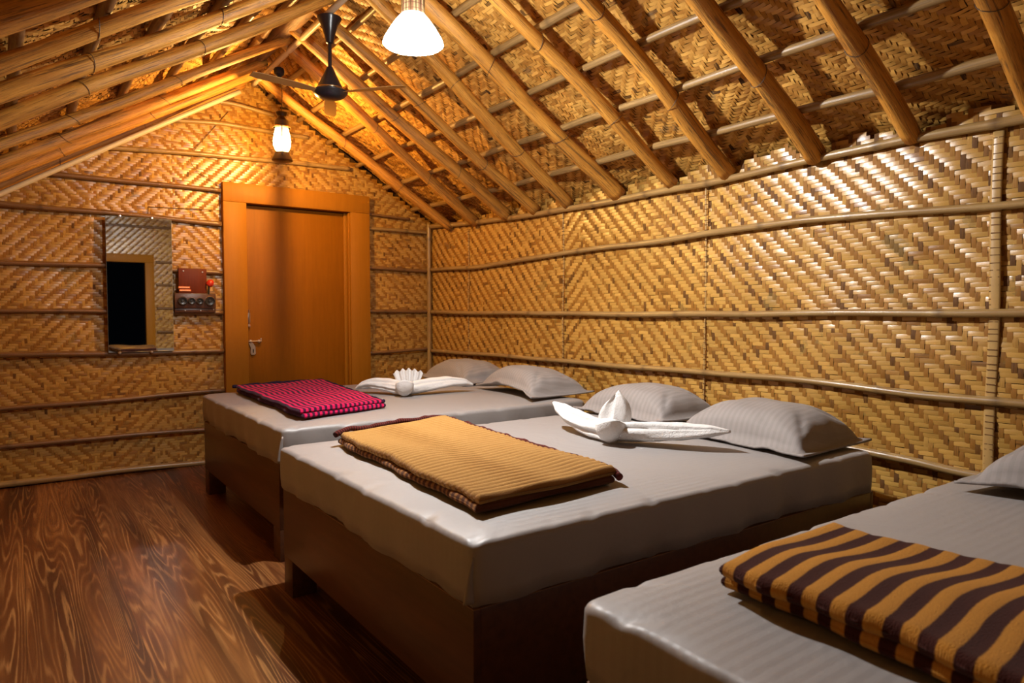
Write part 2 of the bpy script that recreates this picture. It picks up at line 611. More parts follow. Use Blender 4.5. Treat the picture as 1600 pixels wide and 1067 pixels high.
# ------------------------------------------------------------------ woven mats (every strip float is modelled)
def woven(name, O, U, Vv, Nn, nu, nv, w, inside, disp, mat, seed, flip_u=(), flip_v=(), jumps=(), S_=3, C_=2,
          amp=0.0022, back=(), tilt=0.055, hv=0.42, swap=False):
    rg = np.random.default_rng(seed)
    O, U, Vv, Nn = [np.array(a, float) for a in (O, U, Vv, Nn)]
    D = np.ones(nu, int)
    s = 1
    for i in range(nu):
        if i in flip_u:
            s = -s
        D[i] = s
    D = np.cumsum(D)
    for j in jumps:
        D[j:] += 2
    E_ = np.ones(nv, int)
    s = 1
    for i in range(nv):
        if i in flip_v:
            s = -s
        E_[i] = s
    E_ = np.cumsum(E_)
    H = ((D[:, None] + E_[None, :]) % 5) < 3
    err = rg.random((nu, nv)) < 0.006
    H ^= err
    runs = []
    for typ, G in ((0, H), (1, ~H.T)):
        n0, n1 = G.shape          # run along axis 0
        P = np.zeros((n0 + 2, n1), int)
        P[1:-1] = G
        d = np.diff(P, axis=0)
        st = np.argwhere(d.T == 1)
        en = np.argwhere(d.T == -1)
        L = en[:, 1] - st[:, 1]
        runs.append((np.full(len(L), typ), st[:, 1], st[:, 0], L))
    typ = np.concatenate([r[0] for r in runs])
    st = np.concatenate([r[1] for r in runs]).astype(float)
    row = np.concatenate([r[2] for r in runs]).astype(float)
    L = np.concatenate([r[3] for r in runs]).astype(float)
    cu = np.where(typ == 0, st + L / 2, row + 0.5) * w
    cv = np.where(typ == 0, row + 0.5, st + L / 2) * w
    keep = inside(cu, cv)
    typ, st, row, L = typ[keep], st[keep], row[keep], L[keep]
    n = len(typ)
    a = np.linspace(0, 1, S_ + 1)
    b = np.linspace(-0.5, 0.5, C_ + 1)
    A, B = np.meshgrid(a, b, indexing='ij')
    A, B = A.ravel(), B.ravel()
    ext = rg.uniform(-0.02, 0.16, n)
    la = (st - ext)[:, None] + A[None, :] * (L + 2 * ext)[:, None]
    jit = rg.normal(0, 0.035, n)
    skew = rg.normal(0, 0.03, n)
    wid = rg.uniform(0.92, 1.03, n)
    lb = (row + 0.5 + jit)[:, None] + B[None, :] * wid[:, None] + skew[:, None] * (A - 0.5)[None, :]
    u = np.where(typ[:, None] == 0, la, lb) * w
    v = np.where(typ[:, None] == 0, lb, la) * w
    tl = rg.normal(0, tilt, n)
    tl2 = rg.normal(0, tilt * 0.35, n)
    arch = np.sin(PI * A) * 1.7 - 0.75
    h = amp * arch[None, :] * np.clip(L / 3, 0.6, 1.5)[:, None] + tl[:, None] * B[None, :] * w - amp * 1.2 * (B ** 2)[None, :] * 2 + tl2[:, None] * (A - 0.5)[None, :] * (L * w)[:, None] * 0.35
    h = h + disp(u, v)
    P = O + u[..., None] * U + v[..., None] * Vv + h[..., None] * Nn
    nper = (S_ + 1) * (C_ + 1)
    V = P.reshape(-1, 3)
    f = []
    for i in range(S_):
        for j in range(C_):
            q = i * (C_ + 1) + j
            f.append((q, q + C_ + 1, q + C_ + 2, q + 1))
    f = np.array(f)
    F = (f[None] + (np.arange(n) * nper)[:, None, None]).reshape(-1, 4)
    # orientation: make the normals point along Nn
    flipmask = np.where(typ == 0, 1, -1) * (1 if np.dot(np.cross(U, Vv), Nn) > 0 else -1)
    fl = np.repeat(flipmask < 0, len(f))
    F[fl] = F[fl][:, ::-1]
    tone = np.clip(rg.normal(0.40, 0.13, n) + np.where(typ == 0, hv * 0.5, -hv * 0.4), 0.0, 1.0)
    dk = rg.random(n) < 0.025
    tone[dk] *= 0.15
    ft = np.repeat(tone, len(f))
    r0 = rg.random(n) * 50
    uvx = (A[None, :] * (L * w)[:, None] + r0[:, None]).ravel()
    uvy = (B[None, :] * w + rg.random(n)[:, None] * 9).ravel()
    nb = len(V)
    nF = len(F)
    bv = [q for quad in back for q in quad]
    allV = np.vstack([V, np.array(bv, float).reshape(-1, 3)]) if bv else V
    me = bpy.data.meshes.new(name)
    nbq = len(back)
    me.vertices.add(len(allV))
    me.vertices.foreach_set('co', allV.astype(np.float32).ravel())
    loops = F.ravel()
    if nbq:
        loops = np.r_[loops, np.arange(nb, nb + 4 * nbq)]
    me.loops.add(len(loops))
    me.loops.foreach_set('vertex_index', loops.astype(np.int32))
    me.polygons.add(nF + nbq)
    me.polygons.foreach_set('loop_start', (np.arange(nF + nbq) * 4).astype(np.int32))
    me.polygons.foreach_set('loop_total', np.full(nF + nbq, 4, np.int32))
    me.materials.append(mat)
    me.materials.append(M['backing'])
    me.polygons.foreach_set('material_index', np.r_[np.zeros(nF, np.int32), np.ones(nbq, np.int32)])
    me.polygons.foreach_set('use_smooth', np.ones(nF + nbq, bool))
    ul = me.uv_layers.new(name='UVMap')
    uvs = np.stack([np.r_[uvx, np.zeros(4 * nbq)], np.r_[uvy, np.zeros(4 * nbq)]], 1)
    ul.data.foreach_set('uv', uvs[loops].astype(np.float32).ravel())
    sd = me.attributes.new('pith', 'FLOAT', 'FACE')       # 1 where a strip shows its dull inner side
    sd.data.foreach_set('value', np.r_[np.repeat(typ, len(f)), np.zeros(nbq)].astype(np.float32))
    at = me.attributes.new('tone', 'FLOAT', 'FACE')
    at.data.foreach_set('value', np.r_[ft, np.zeros(nbq)].astype(np.float32))
    me.update(calc_edges=True)
    me.validate()
    o = link(bpy.data.objects.new(name, me))
    o['kind'] = 'structure'
    return o


W, WB, WR = 0.0195, 0.0165, 0.0175
# ---- floor
fl = MB().box((XL - 0.05, YF - 0.1, -0.06), (XR + 0.05, YB + 0.05, 0.0)).build('floor', M['floor'], smooth=False)
fl['kind'] = 'structure'

# ---- back wall, with the door opening
DX0, DX1, DZ1 = 1.33, 2.42, 2.10
zmat = lambda x: zr(x) + 0.085


def in_back(u, v):
    x, z = u + XL, v
    top = np.where(x > RX, 1.87 + 0.62 * (3.07 - x), 1.87 + 0.62 * (3.07 - RX) - 0.615 * (RX - x)) + 0.09
    return (z < top) & ~((x > DX0) & (x < DX1) & (z < DZ1)) & (x < XR)


yb = YB + 0.02
ztop = lambda x: zr(x) + 0.12
wb = woven('wall_back', (XL, YB, 0), (1, 0, 0), (0, 0, 1), (0, -1, 0), int(3.26 / WB), int(3.0 / WB), WB, in_back,
           lambda u, v: 0.008 * np.sin(u * 4.1 + 1) * np.sin(v * 6.0) + 0.004 * np.sin(u * 9 + v * 5),
           M['weave'], 11, flip_u=(36, 62, 72, 118, 158), flip_v=(52, 116, 145), jumps=(67,), amp=0.0013, tilt=0.035, hv=0.22,
           back=[[(XL, yb, 0), (DX0, yb, 0), (DX0, yb, ztop(DX0)), (XL, yb, ztop(XL))],
                 [(DX0, yb, DZ1), (RX, yb, DZ1), (RX, yb, ztop(RX)), (DX0, yb, ztop(DX0))],
                 [(RX, yb, DZ1), (DX1, yb, DZ1), (DX1, yb, ztop(DX1)), (RX, yb, ztop(RX))],
                 [(DX1, yb, 0), (XR + 0.03, yb, 0), (XR + 0.03, yb, ztop(XR)), (DX1, yb, ztop(DX1))]])

for pp in ([(1.340, 2.66), (1.062, 2.30), (1.055, 2.23), (1.268, 2.095)], [(0.787, 1.90), (1.274, 1.915)], [(0.787, 1.905), (0.783, 1.85)]):
    V, F, UV, _ = tube_geo(interp_path([(x, YB - 0.013, z) for x, z in pp], 0.03)[0], 0.0022, 6)
    mesh_obj('seam_stitching', V, F, M['bark'], wb, True, UV)

# ---- right wall; its mat curls up behind the top pole between the rafters
RY = [5.17, 4.77, 4.32, 3.96, 3.60, 3.12, 2.69, 2.31, 1.82, 1.39, 0.96, 0.5, 0.05, -0.4]


def in_right(u, v):
    y, z = YB - u, v
    dmin = np.min(np.abs(y[..., None] - np.array(RY)), axis=-1)
    top = 1.865 + 0.075 * np.clip(dmin / 0.14, 0, 1) ** 0.6 + 0.008 * np.sin(y * 23) + 0.006 * np.sin(y * 51)
    return z < top


nur = int((YB - YF) / W)
seam_y = (4.895, 3.667, 2.457, 1.08)
wr = woven('wall_right', (XR, YB, 0), (0, -1, 0), (0, 0, 1), (-1, 0, 0), nur, int(2.0 / W), W, in_right,
           lambda u, v: 0.010 * np.sin(u * 3.3 + 0.5) * np.sin(v * 8.0 + 0.6) + 0.004 * np.sin(u * 8 - v * 4),
           M['weave'], 12, flip_u=(97, 108), flip_v=(), jumps=tuple(int((YB - y) / W) for y in seam_y), S_=4, amp=0.0015, tilt=0.05, hv=0.5,
           back=[[(XR + 0.02, YF, 0), (XR + 0.02, YB + 0.02, 0), (XR + 0.02, YB + 0.02, 1.86), (XR + 0.02, YF, 1.86)]])
for k, sy in enumerate(seam_y):
    rg = random.Random(k)
    p = [(XR - 0.010 + 0.002 * math.sin(z * 9), sy + 0.004 * math.sin(z * 7 + k), z) for z in np.linspace(0.02, 1.84, 60)]
    big = 0.013 if sy < 1.2 else 0.004
    V, F, UV, _ = tube_geo(p, 0.0045 if sy < 1.2 else 0.003, 10, 4.5 if sy < 1.2 else 1.4)
    mesh_obj('mat_seam', V, F, M['cane'], wr, True, UV)
    mb = MB()
    for z in np.arange(0.05, 1.84, 0.028):
        z2 = z + rg.uniform(-.006, .006)
        mb.box((XR - 0.0155, sy - 0.006 - big * .8, z2), (XR - 0.008, sy + 0.006 + big * .8, z2 + 0.003))
    o = mb.build('seam_stitching', M['bark'], wr, False)

# ---- left and front walls (behind and beside the camera; the front one shows in the mirror)
wl = woven('wall_left', (XL, YF, 0), (0, 1, 0), (0, 0, 1), (1, 0, 0), int((YB - YF) / 0.03), int(1.9 / 0.03), 0.03,
           lambda u, v: v < 1.9, lambda u, v: 0.004 * np.sin(u * 4) * np.sin(v * 5) - 0.004, M['weave'], 13, flip_u=(60, 120), S_=2, C_=1,
           back=[[(XL - 0.02, YF, 0), (XL - 0.02, YB + 0.02, 0), (XL - 0.02, YB + 0.02, 1.98), (XL - 0.02, YF, 1.98)]])
FX0, FX1, FZ1 = 0.73, 1.575, 1.88


def in_front(u, v):
    x, z = u + XL, v
    top = np.where(x > RX, 1.87 + 0.62 * (3.07 - x), 1.87 + 0.62 * (3.07 - RX) - 0.615 * (RX - x)) + 0.09
    return (z < top) & ~((x > FX0 - 0.06) & (x < FX1 + 0.06) & (z < FZ1 + 0.06)) & (x < XR)


yf = YF - 0.02
wf = woven('wall_front', (XL, YF, 0), (1, 0, 0), (0, 0, 1), (0, 1, 0), int(3.26 / 0.018), int(3.0 / 0.018), 0.018, in_front,
           lambda u, v: 0.006 * np.sin(u * 4.1) * np.sin(v * 6.0), M['weave'], 14, flip_u=(60, 131), S_=2, C_=1, amp=0.0008, tilt=0.03, hv=0.05,
           back=[[(XL, yf, 0), (FX0 - .06, yf, 0), (FX0 - .06, yf, ztop(FX0)), (XL, yf, ztop(XL))],
                 [(FX0 - .06, yf, FZ1 + .06), (RX, yf, FZ1 + .06), (RX, yf, ztop(RX)), (FX0 - .06, yf, ztop(FX0 - .06))],
                 [(RX, yf, FZ1 + .06), (FX1 + .06, yf, FZ1 + .06), (FX1 + .06, yf, ztop(FX1 + .06)), (RX, yf, ztop(RX))],
                 [(FX1 + .06, yf, 0), (XR + 0.03, yf, 0), (XR + 0.03, yf, ztop(XR)), (FX1 + .06, yf, ztop(FX1 + .06))]])

# ---- roof mats
sl = math.hypot(1, 0.62)
UR = np.array([1, 0, -0.62]) / sl
NR = np.array([-0.62, 0, -1]) / sl
zrid = zr(RX) + 0.115
OR_ = np.array([RX, YB, zrid])
nR = int(1.86 * sl / WR)
b0 = OR_ - NR * 0.04
b1 = OR_ + UR * 1.88 * sl - NR * 0.04
dy = np.array([0, YB - YF + 0.1, 0])


def sagR(u, v):
    return 0.016 * np.sin(u * 14.0 + 0.3 * np.sin(v * 3)) * np.sin(v * 7.3) + 0.009 * np.sin(u * 8 + v * 4.0)


cr = woven('ceiling', OR_, (0, -1, 0), UR, NR, int((YB - YF) / WR), nR, WR, lambda u, v: v < 5, sagR, M['roofweave'], 15,
           flip_u=(60, 130, 150, 210), flip_v=(30,), jumps=(75, 155, 230), S_=3, C_=1, amp=0.0026, tilt=0.09, hv=0.1,
           back=[[b0, b0 - dy, b1 - dy, b1]])
UL = np.array([-1, 0, -0.615]) / math.hypot(1, .615)
NL = np.array([0.615, 0, -1]) / math.hypot(1, .615)
b0 = OR_ - NL * 0.04
b1 = OR_ + UL * 1.88 * sl - NL * 0.04
clf = woven('ceiling_left', OR_, (0, -1, 0), UL, NL, int((YB - YF) / WR), nR, WR, lambda u, v: v < 5, sagR, M['roofweave'], 16,
            flip_u=(50, 140, 170, 230), flip_v=(40,), jumps=(85, 165, 240), S_=3, C_=1, amp=0.0026, tilt=0.09, hv=0.1,
            back=[[b0, b1, b1 - dy, b0 - dy]])

# ------------------------------------------------------------------ roof timbers
ORD = ['first', 'second', 'third', 'fourth', 'fifth', 'sixth', 'seventh', 'eighth', 'ninth', 'tenth', 'eleventh', 'twelfth', 'thirteenth', 'fourteenth']


def wire_tie(parent, c, d, r, seed):
    d = Vector(d).normalized()
    a = Vector((0, 1, 0))
    b = d.cross(a)
    pts = []
    for k in range(16):
        th = 2 * PI * k / 16
        pts.append(Vector(c) + a * math.cos(th) * r + b * math.sin(th) * r + d * 0.02 * math.sin(th + seed))
    V, F, UV, _ = tube_geo(pts, 0.0014, 5, closed=True)
    return mesh_obj('wire_tie', V, F, M['wire'], parent)


r_shift = [0.04, -0.28, -0.05, -0.03, -0.20, 0.03, 0.02, -0.03, -0.01, -0.01, 0.0, 0, 0, 0]
PURX = [2.95, 2.61, 2.36, 2.11, 1.86, 1.62]
PURX_R = [2.88, 2.61, 2.36, 2.11, 1.87, 1.64]
for k, y in enumerate(RY):
    if y < 0.9 and y < 0.4:
        continue
    x0, x1 = 1.40, 3.06
    yt = y + r_shift[k] * 0.9
    r0 = 0.036 + 0.004 * ((k * 7) % 3)
    a = (x0, yt, zr(RX) + 0.62 * (RX - x0))
    b = (x1, y, zr(x1))
    mat = M['log']
    o, P, rr = log('roof_rafter', a, b, r0 * 0.9, r0 * 1.08, mat, 60 + k)
    tag(o, '%s log rafter from the door gable on the right roof slope' % ORD[k], 'rafter', 'log rafters of the right roof slope')
    for q in (1, 3):
        px = PURX_R[q]
        i = min(range(len(P)), key=lambda i_: abs(P[i_][0] - px))
        wire_tie(o, P[i], np.array(b) - np.array(a), rr[i] * 1.07, k + q)

LY = [5.42, 5.05, 4.62, 4.16, 3.69, 3.24, 2.88, 2.42, 2.02, 1.6, 1.2]
LS = [0.06, 0.15, 0.3, 0.27, 0.02, 0.05, 0.0, 0.0, 0, 0, 0]
for k, y in enumerate(LY):
    x0, x1 = XL + 0.0, 1.44
    r0 = (0.030 if y > 2.6 else 0.037) + 0.003 * ((k * 5) % 3)
    a = (x0, y, zr(RX) - 0.615 * (RX - x0))
    b = (x1, y + LS[k], zr(RX) - 0.615 * (RX - x1))
    o, P, rr = log('roof_rafter', a, b, r0 * 1.08, r0 * 0.9, M['log'], 90 + k, bend=0.014)
    tag(o, '%s log rafter from the door gable on the left roof slope' % ORD[k], 'rafter', 'log rafters of the left roof slope')
    for px in (0.25, 0.78):
        i = min(range(len(P)), key=lambda i_: abs(P[i_][0] - px))
        wire_tie(o, P[i], np.array(b) - np.array(a), rr[i] * 1.07, k + px)

for k, px in enumerate(PURX_R):
    z = zr(px) + 0.066
    bamboo('roof_purlin', [(px, YB - 0.03, z), (px + 0.02, 4, z), (px - 0.01, 2.5, z), (px, YF, z)], 0.020 - 0.001 * (k % 3),
           M['bambooroof'], 120 + k, '%s bamboo purlin up from the wall on the right roof slope' % ORD[k], 'purlin', 'bamboo purlins of the right roof slope', node=0.42)
for k, px in enumerate([0.02, 0.28, 0.53, 0.79, 1.04, 1.27]):
    z = zr(px) + 0.068
    bamboo('roof_purlin', [(px, YB - 0.03, z), (px - 0.02, 4, z), (px + 0.01, 2.5, z), (px, YF, z)], 0.023,
           M['bamboodark'], 130 + k, '%s bamboo purlin up from the eave on the left roof slope' % ORD[k], 'purlin', 'bamboo purlins of the left roof slope', node=0.42)
# ridge log
o, P, rr = log('ridge_beam', (1.40, YB - 0.02, zr(RX) + 0.035), (1.40, YF, zr(RX) + 0.035), 0.055, 0.06, M['logdark'], 141, bend=0.01)
tag(o, 'thick brown ridge log along the peak of the roof', 'beam')
# conduit along the ridge, then a pale pole for the gable rafter's highlight
V, F, UV, _ = tube_geo(interp_path([(1.475, 5.36, zr(RX) - 0.035), (1.475, 4, zr(RX) - 0.040), (1.475, YF, zr(RX) - 0.04)], 0.1)[0], 0.019, 12)
o = mesh_obj('conduit_pipe', V, F, M['pipe'])
tag(o, 'pale straight pipe running under the ridge log', 'pipe')
zc = zr(RX) - 0.615 * (RX - XL)
V, F, UV, _ = tube_geo(interp_path([(XL + 0.02, 5.33, zc - 0.055), (0.7, 5.345, zr(0.7) - 0.06), (1.38, 5.36, zr(1.38) - 0.06)], 0.08)[0], 0.017, 12)
o = mesh_obj('rafter_highlight_pole', V, F, M['pipe'])  # pale colour puts the rafter's highlight into a separate pole
tag(o, 'slim pale pole standing in for the highlight on the last left rafter along the gable', 'pole')

# ------------------------------------------------------------------ wall poles
tp = [(XR - 0.028, 5.52, 1.912), (XR - 0.028, 4.6, 1.87), (XR - 0.03, 3.54, 1.846), (XR - 0.03, 2.47, 1.839), (XR - 0.03, 1.41, 1.878), (XR - 0.03, 1.0, 1.866), (XR - 0.03, YF, 1.86)]
bamboo('wall_plate', tp, 0.019, M['bamboo'], 1, 'long bamboo pole along the top of the right wall under the rafters', 'bamboo pole', node=0.45)
rows = [
    ([(5.5, 1.527), (4.82, 1.514), (3.67, 1.553), (2.75, 1.558), (1.9, 1.590), (0.99, 1.556), (YF, 1.55)], 'bamboo batten rising and dipping across the upper right wall'),
    ([(5.5, 1.150), (3.28, 1.131), (1.89, 1.147), (0.98, 1.143), (YF, 1.14)], 'straight bamboo batten across the middle of the right wall'),
    ([(5.5, 0.797), (4.03, 0.807), (2.94, 0.816), (1.99, 0.822), (1.33, 0.800), (0.97, 0.801), (YF, 0.8)], 'bamboo batten on the right wall just above the pillows'),
    ([(5.5, 0.56), (3, 0.55), (1.54, 0.53), (1.31, 0.522), (1.2, 0.507), (YF, 0.5)], 'lowest visible bamboo batten on the right wall behind the bed heads'),
]
for k, (pp, lab) in enumerate(rows):
    bamboo('wall_batten', [(XR - 0.026, y, z) for y, z in pp], 0.0165, M['bamboo'], 5 + k, lab, 'bamboo batten', 'battens across the right wall', node=0.46)
yw = YB - 0.024
rows = [
    ([(0.07, 2.06), (0.6, 2.068), (1.275, 2.066)], 0.017, 'bamboodark', 'dark short bamboo batten left of the door at its head'),
    ([(XL, 1.848), (0.5, 1.838), (1.275, 1.808)], 0.019, 'bamboodark', 'dark bamboo batten across the back wall over the mirror'),
    ([(XL, 1.468), (0.52, 1.466), (1.275, 1.441)], 0.017, 'bamboodark', 'bamboo batten passing behind the upper half of the mirror'),
    ([(XL, 1.154), (0.52, 1.15), (1.275, 1.145)], 0.016, 'bamboodark', 'bamboo batten passing behind the lower half of the mirror'),
    ([(XL, 0.874), (0.5, 0.862), (1.275, 0.852)], 0.019, 'bamboodark', 'bamboo batten at the bottom edge of the mirror'),
    ([(XL, 0.524), (0.5, 0.532), (1.275, 0.549)], 0.016, 'bamboodark', 'bamboo batten below the mirror, midway to the floor'),
    ([(XL, 0.27), (0.5, 0.272), (1.275, 0.262)], 0.016, 'bamboodark', 'low bamboo batten on the back wall beside the far bed'),
    ([(XL, 0.022), (0.5, 0.032), (1.275, 0.02)], 0.022, 'bamboo', 'bamboo pole lying along the foot of the back wall'),
]
for k, (pp, r, mt, lab) in enumerate(rows):
    bamboo('wall_batten', [(x, yw, z) for x, z in pp], r, M[mt], 20 + k, lab, 'bamboo batten', 'battens left of the door', node=0.37)
rows = [
    ([(2.46, 1.985), (2.86, 1.965)], 0.011, 'bamboodark', 'thin dark bamboo batten right of the door head'),
    ([(2.46, 1.86), (3.04, 1.865)], 0.015, 'bamboo', 'bamboo batten right of the door below the head'),
    ([(2.46, 1.53), (3.04, 1.52)], 0.015, 'bamboodark', 'bamboo batten right of the door at shoulder height'),
    ([(2.46, 1.155), (3.04, 1.15)], 0.015, 'bamboodark', 'bamboo batten right of the door at lock height'),
    ([(2.46, 0.79), (3.04, 0.81)], 0.015, 'bamboodark', 'bamboo batten right of the door just above the bed'),
]
for k, (pp, r, mt, lab) in enumerate(rows):
    bamboo('wall_batten', [(x, yw, z) for x, z in pp], r, M[mt], 30 + k, lab, 'bamboo batten', 'battens right of the door', node=0.37)
rows = [
    ([(0.47, 2.285), (1.2, 2.32), (2.30, 2.345)], 0.018, 'lowest bamboo batten across the gable above the door'),
    ([(0.86, 2.525), (1.3, 2.56), (1.95, 2.55)], 0.016, 'middle bamboo batten across the gable above the door'),
    ([(1.09, 2.695), (1.35, 2.725), (1.68, 2.69)], 0.015, 'topmost short bamboo batten under the gable peak'),
]
for k, (pp, r, lab) in enumerate(rows):
    bamboo('gable_batten', [(x, yw, z) for x, z in pp], r, M['bamboo'], 36 + k, lab, 'bamboo batten', 'battens on the door gable', node=0.4)
bamboo('corner_post', [(XR - 0.035, YB - 0.035, 0), (XR - 0.035, YB - 0.035, 1.95)], 0.020, M['bamboo'], 50, 'upright bamboo post in the corner right of the door', 'bamboo post', node=0.4)
for k, (z, x0, x1) in enumerate(((2.42, 0.6, 2.3), (1.9, 1.72, 3.0), (1.55, 1.72, 3.0), (1.2, 1.72, 3.0), (0.85, 1.72, 3.0), (0.5, 1.72, 3.0))):
    bamboo('wall_batten', [(x0, YF + 0.024, z), (x1, YF + 0.024, z - 0.01)], 0.017, M['bamboodark'], 54 + k,
           'bamboo batten on the wall behind the camera, %s from the top' % ORD[k], 'bamboo batten', 'battens seen in the mirror')

# ------------------------------------------------------------------ door
d1 = bpy.data.objects.new('door_1', None)
COL.objects.link(d1)
d1['kind'] = 'structure'
d1.location = (1.86, YB, 0)
Lx, Ly = 1.86, YB
yf0 = 5.50
fr = MB()
a = dict(o0=1.281, o1=2.462, i0=1.450, i1=2.290, top=2.128, it=1.982)


def dbx(mb, p, q, bev=0.0):
    return mb.box((p[0] - Lx, p[1] - Ly, p[2]), (q[0] - Lx, q[1] - Ly, q[2]), bev)


dbx(fr, (a['o0'], yf0, 0), (a['i0'], yf0 + 0.13, a['it']), 0.003)
fr.build('door_jamb', M['frame'], d1)
fr = MB()
dbx(fr, (a['i1'], yf0, 0), (a['o1'], yf0 + 0.13, a['it']), 0.003)
fr.build('door_jamb', M['frame'], d1)
fr = MB()
dbx(fr, (a['o0'], yf0 - 0.001, a['it'] + 0.0008), (a['o1'], yf0 + 0.13, a['top']), 0.003)
fr.build('door_lintel', M['frame'], d1)
yd = 5.585
pn = MB()
dbx(pn, (a['i0'] + 0.004, yd, 0.01), (a['i1'] - 0.035, yd + 0.035, a['it'] - 0.006), 0.002)
pn = pn.build('door_panel', M['door'], d1)
st = MB()
dbx(st, (a['i1'] - 0.034, yd - 0.02, 0.0), (a['i1'] - 0.001, yd + 0.035, a['it'] - 0.002), 0.004)
dbx(st, (a['i1'] - 0.012, yf0 + 0.02, 0.0), (a['i1'] - 0.001, yd - 0.03, a['it'] - 0.002), 0.003)
st.build('door_stop', M['frame'], d1)
bt = MB()
dbx(bt, (1.466, yd - 0.010, 1.065), (1.486, yd, 1.135), 0.003)
dbx(bt, (1.468, yd - 0.018, 1.128), (1.484, yd - 0.004, 1.140), 0.002)
dbx(bt, (1.468, yd - 0.018, 1.03), (1.484, yd - 0.002, 1.05), 0.002)
bt.tube([(1.476 - Lx, yd - 0.014 - Ly, 1.03), (1.476 - Lx, yd - 0.014 - Ly, 1.165)], 0.005)
bt.build('tower_bolt', M['steel'], d1)
lt = MB()
lt.tube([(1.468 - Lx, yd - 0.018 - Ly, 0.918), (1.566 - Lx, yd - 0.018 - Ly, 0.918)], 0.0065)
dbx(lt, (1.476, yd - 0.024, 0.905), (1.492, yd, 0.930), 0.003)
dbx(lt, (1.540, yd - 0.024, 0.905), (1.556, yd, 0.930), 0.003)
dbx(lt, (1.558, yd - 0.022, 0.918), (1.566, yd - 0.014, 0.942), 0.002)
lt = lt.build('slide_latch', M['steel'], d1)
hs = MB()
for (p, q) in (((1.474, .903), (1.520, .868)),):
    pass
poly = [(1.470 - Lx, .906), (1.500 - Lx, .908), (1.520 - Lx, .872), (1.522 - Lx, .822), (1.512 - Lx, .812), (1.490 - Lx, .812), (1.483 - Lx, .824), (1.486 - Lx, .868)]
hs.prism(poly, 1, yd - 0.014 - Ly, yd - 0.009 - Ly)
hs.build('hasp', M['steel'], lt)
ks = MB()
dbx(ks, (1.499, yd - 0.0155, 0.828), (1.508, yd - 0.0135, 0.858))
ks.build('hasp_slot', M['rubber'], lt)

# second doorway, behind the camera (its reflection shows in the mirror)
d2 = bpy.data.objects.new('door_2', None)
COL.objects.link(d2)
d2['kind'] = 'structure'
d2.location = (1.15, YF, 0)
for (p, q) in (((FX0 - 0.12, YF - 0.05, 0), (FX0, YF + 0.05, FZ1)), ((FX1, YF - 0.05, 0), (FX1 + 0.12, YF + 0.05, FZ1))):
    MB().box((p[0] - 1.15, p[1] - YF, p[2]), (q[0] - 1.15, q[1] - YF, q[2]), 0.003).build('door_jamb', M['frame'], d2)
MB().box((FX0 - 0.12 - 1.15, -0.05, FZ1 + .0008), (FX1 + 0.12 - 1.15, 0.05, FZ1 + 0.12), 0.003).build('door_lintel', M['frame'], d2)

# ------------------------------------------------------------------ mirror
mx0, mx1, mz0, mz1, my = 0.512, 0.925, 0.866, 1.812, 5.500
t = thing('wall_mirror', (0.72, my, mz0), 'tall frameless mirror on the woven wall left of the door', 'mirror')
MB().box((mx0 - 0.72, 0.0, 0), (mx1 - 0.72, 0.006, mz1 - mz0)).build('mirror_edge', M['mirroredge'], t, False)
MB().box((mx0 - 0.72 + 0.0015, -0.001, 0.0015), (mx1 - 0.72 - 0.0015, 0.0005, mz1 - mz0 - 0.0015)).build('mirror_glass', M['mirror'], t, False)
for (x, z) in ((0.58, -0.004), (0.78, -0.004), (0.60, mz1 - mz0 + 0.003), (0.80, mz1 - mz0 + 0.003)):
    MB().lathe([(0.010, 0.02), (0.010, -0.004), (0.007, -0.007), (0.0, -0.008)], (x - 0.72, 0, z), 12, 'Y').build('mirror_clip', M['steel'], t)

# ------------------------------------------------------------------ switch board
t = thing('switch_board', (1.06, 5.50, 1.145), 'reddish wooden board with four round black sockets between mirror and door', 'switchboard')
MB().box((0.965 - 1.06, 0.0, 1.285 - 1.145), (1.156 - 1.06, 0.03, 1.468 - 1.145), 0.003).build('back_board', M['redwood'], t)
MB().box((0.935 - 1.06, -0.015, 1.175 - 1.145), (1.215 - 1.06, 0.04, 1.285 - 1.145), 0.004).build('socket_box', M['darkwood'], t)
MB().box((0.935 - 1.06, -0.004, 0.0), (1.215 - 1.06, 0.035, 0.029), 0.003).build('lower_rail', M['darkwood'], t)
for k, (x, r) in enumerate(((0.985, 0.031), (1.046, 0.025), (1.102, 0.025), (1.172, 0.035))):
    o = MB().lathe([(r, 0.0), (r, -0.016), (r * 0.92, -0.020), (r * 0.80, -0.020), (r * 0.76, -0.012), (r * 0.35, -0.010), (r * .3, -0.017), (0, -0.018)], (x - 1.06, -0.015, 1.228 - 1.145), 24, 'Y').build('round_socket', M['rubber'], t)
    MB().lathe([(r * 1.06, 0.0), (r * 1.06, -0.010), (r * 1.0, -0.012), (r * 1.0, 0.0)], (x - 1.06, -0.0155, 1.228 - 1.145), 24, 'Y').build('socket_rim', M['darkwood'] if k == 0 else M['steel'], o)
for z0, x0, x1 in ((1.322, 0.962, 1.040), (1.300, 0.968, 1.046)):
    o = MB().box((x0 - 1.06, -0.005, z0 - 1.145), (x1 - 1.06, 0.0, z0 + 0.013 - 1.145)).build('orange_label_strip', M['orange'], t, False)
    mb = MB()
    for q in range(9):
        xx = x0 + 0.006 + q * (x1 - x0 - 0.01) / 9
        mb.box((xx - 1.06, -0.0058, z0 + 0.003 - 1.145), (xx + 0.004 - 1.06, -0.005, z0 + 0.010 - 1.145))
    mb.build('label_print', M['white'], o, False)
o = MB().lathe([(0.0, 0.03), (0.012, 0.026), (0.024, 0.012), (0.027, -0.006), (0.02, -0.022), (0, -0.03)], (0, 0, 0), 18).build('red_indicator', M['red'], t)
o.location = (1.178 - 1.06, -0.01, 1.362 - 1.145)
o.rotation_euler = (0, R(35), 0)
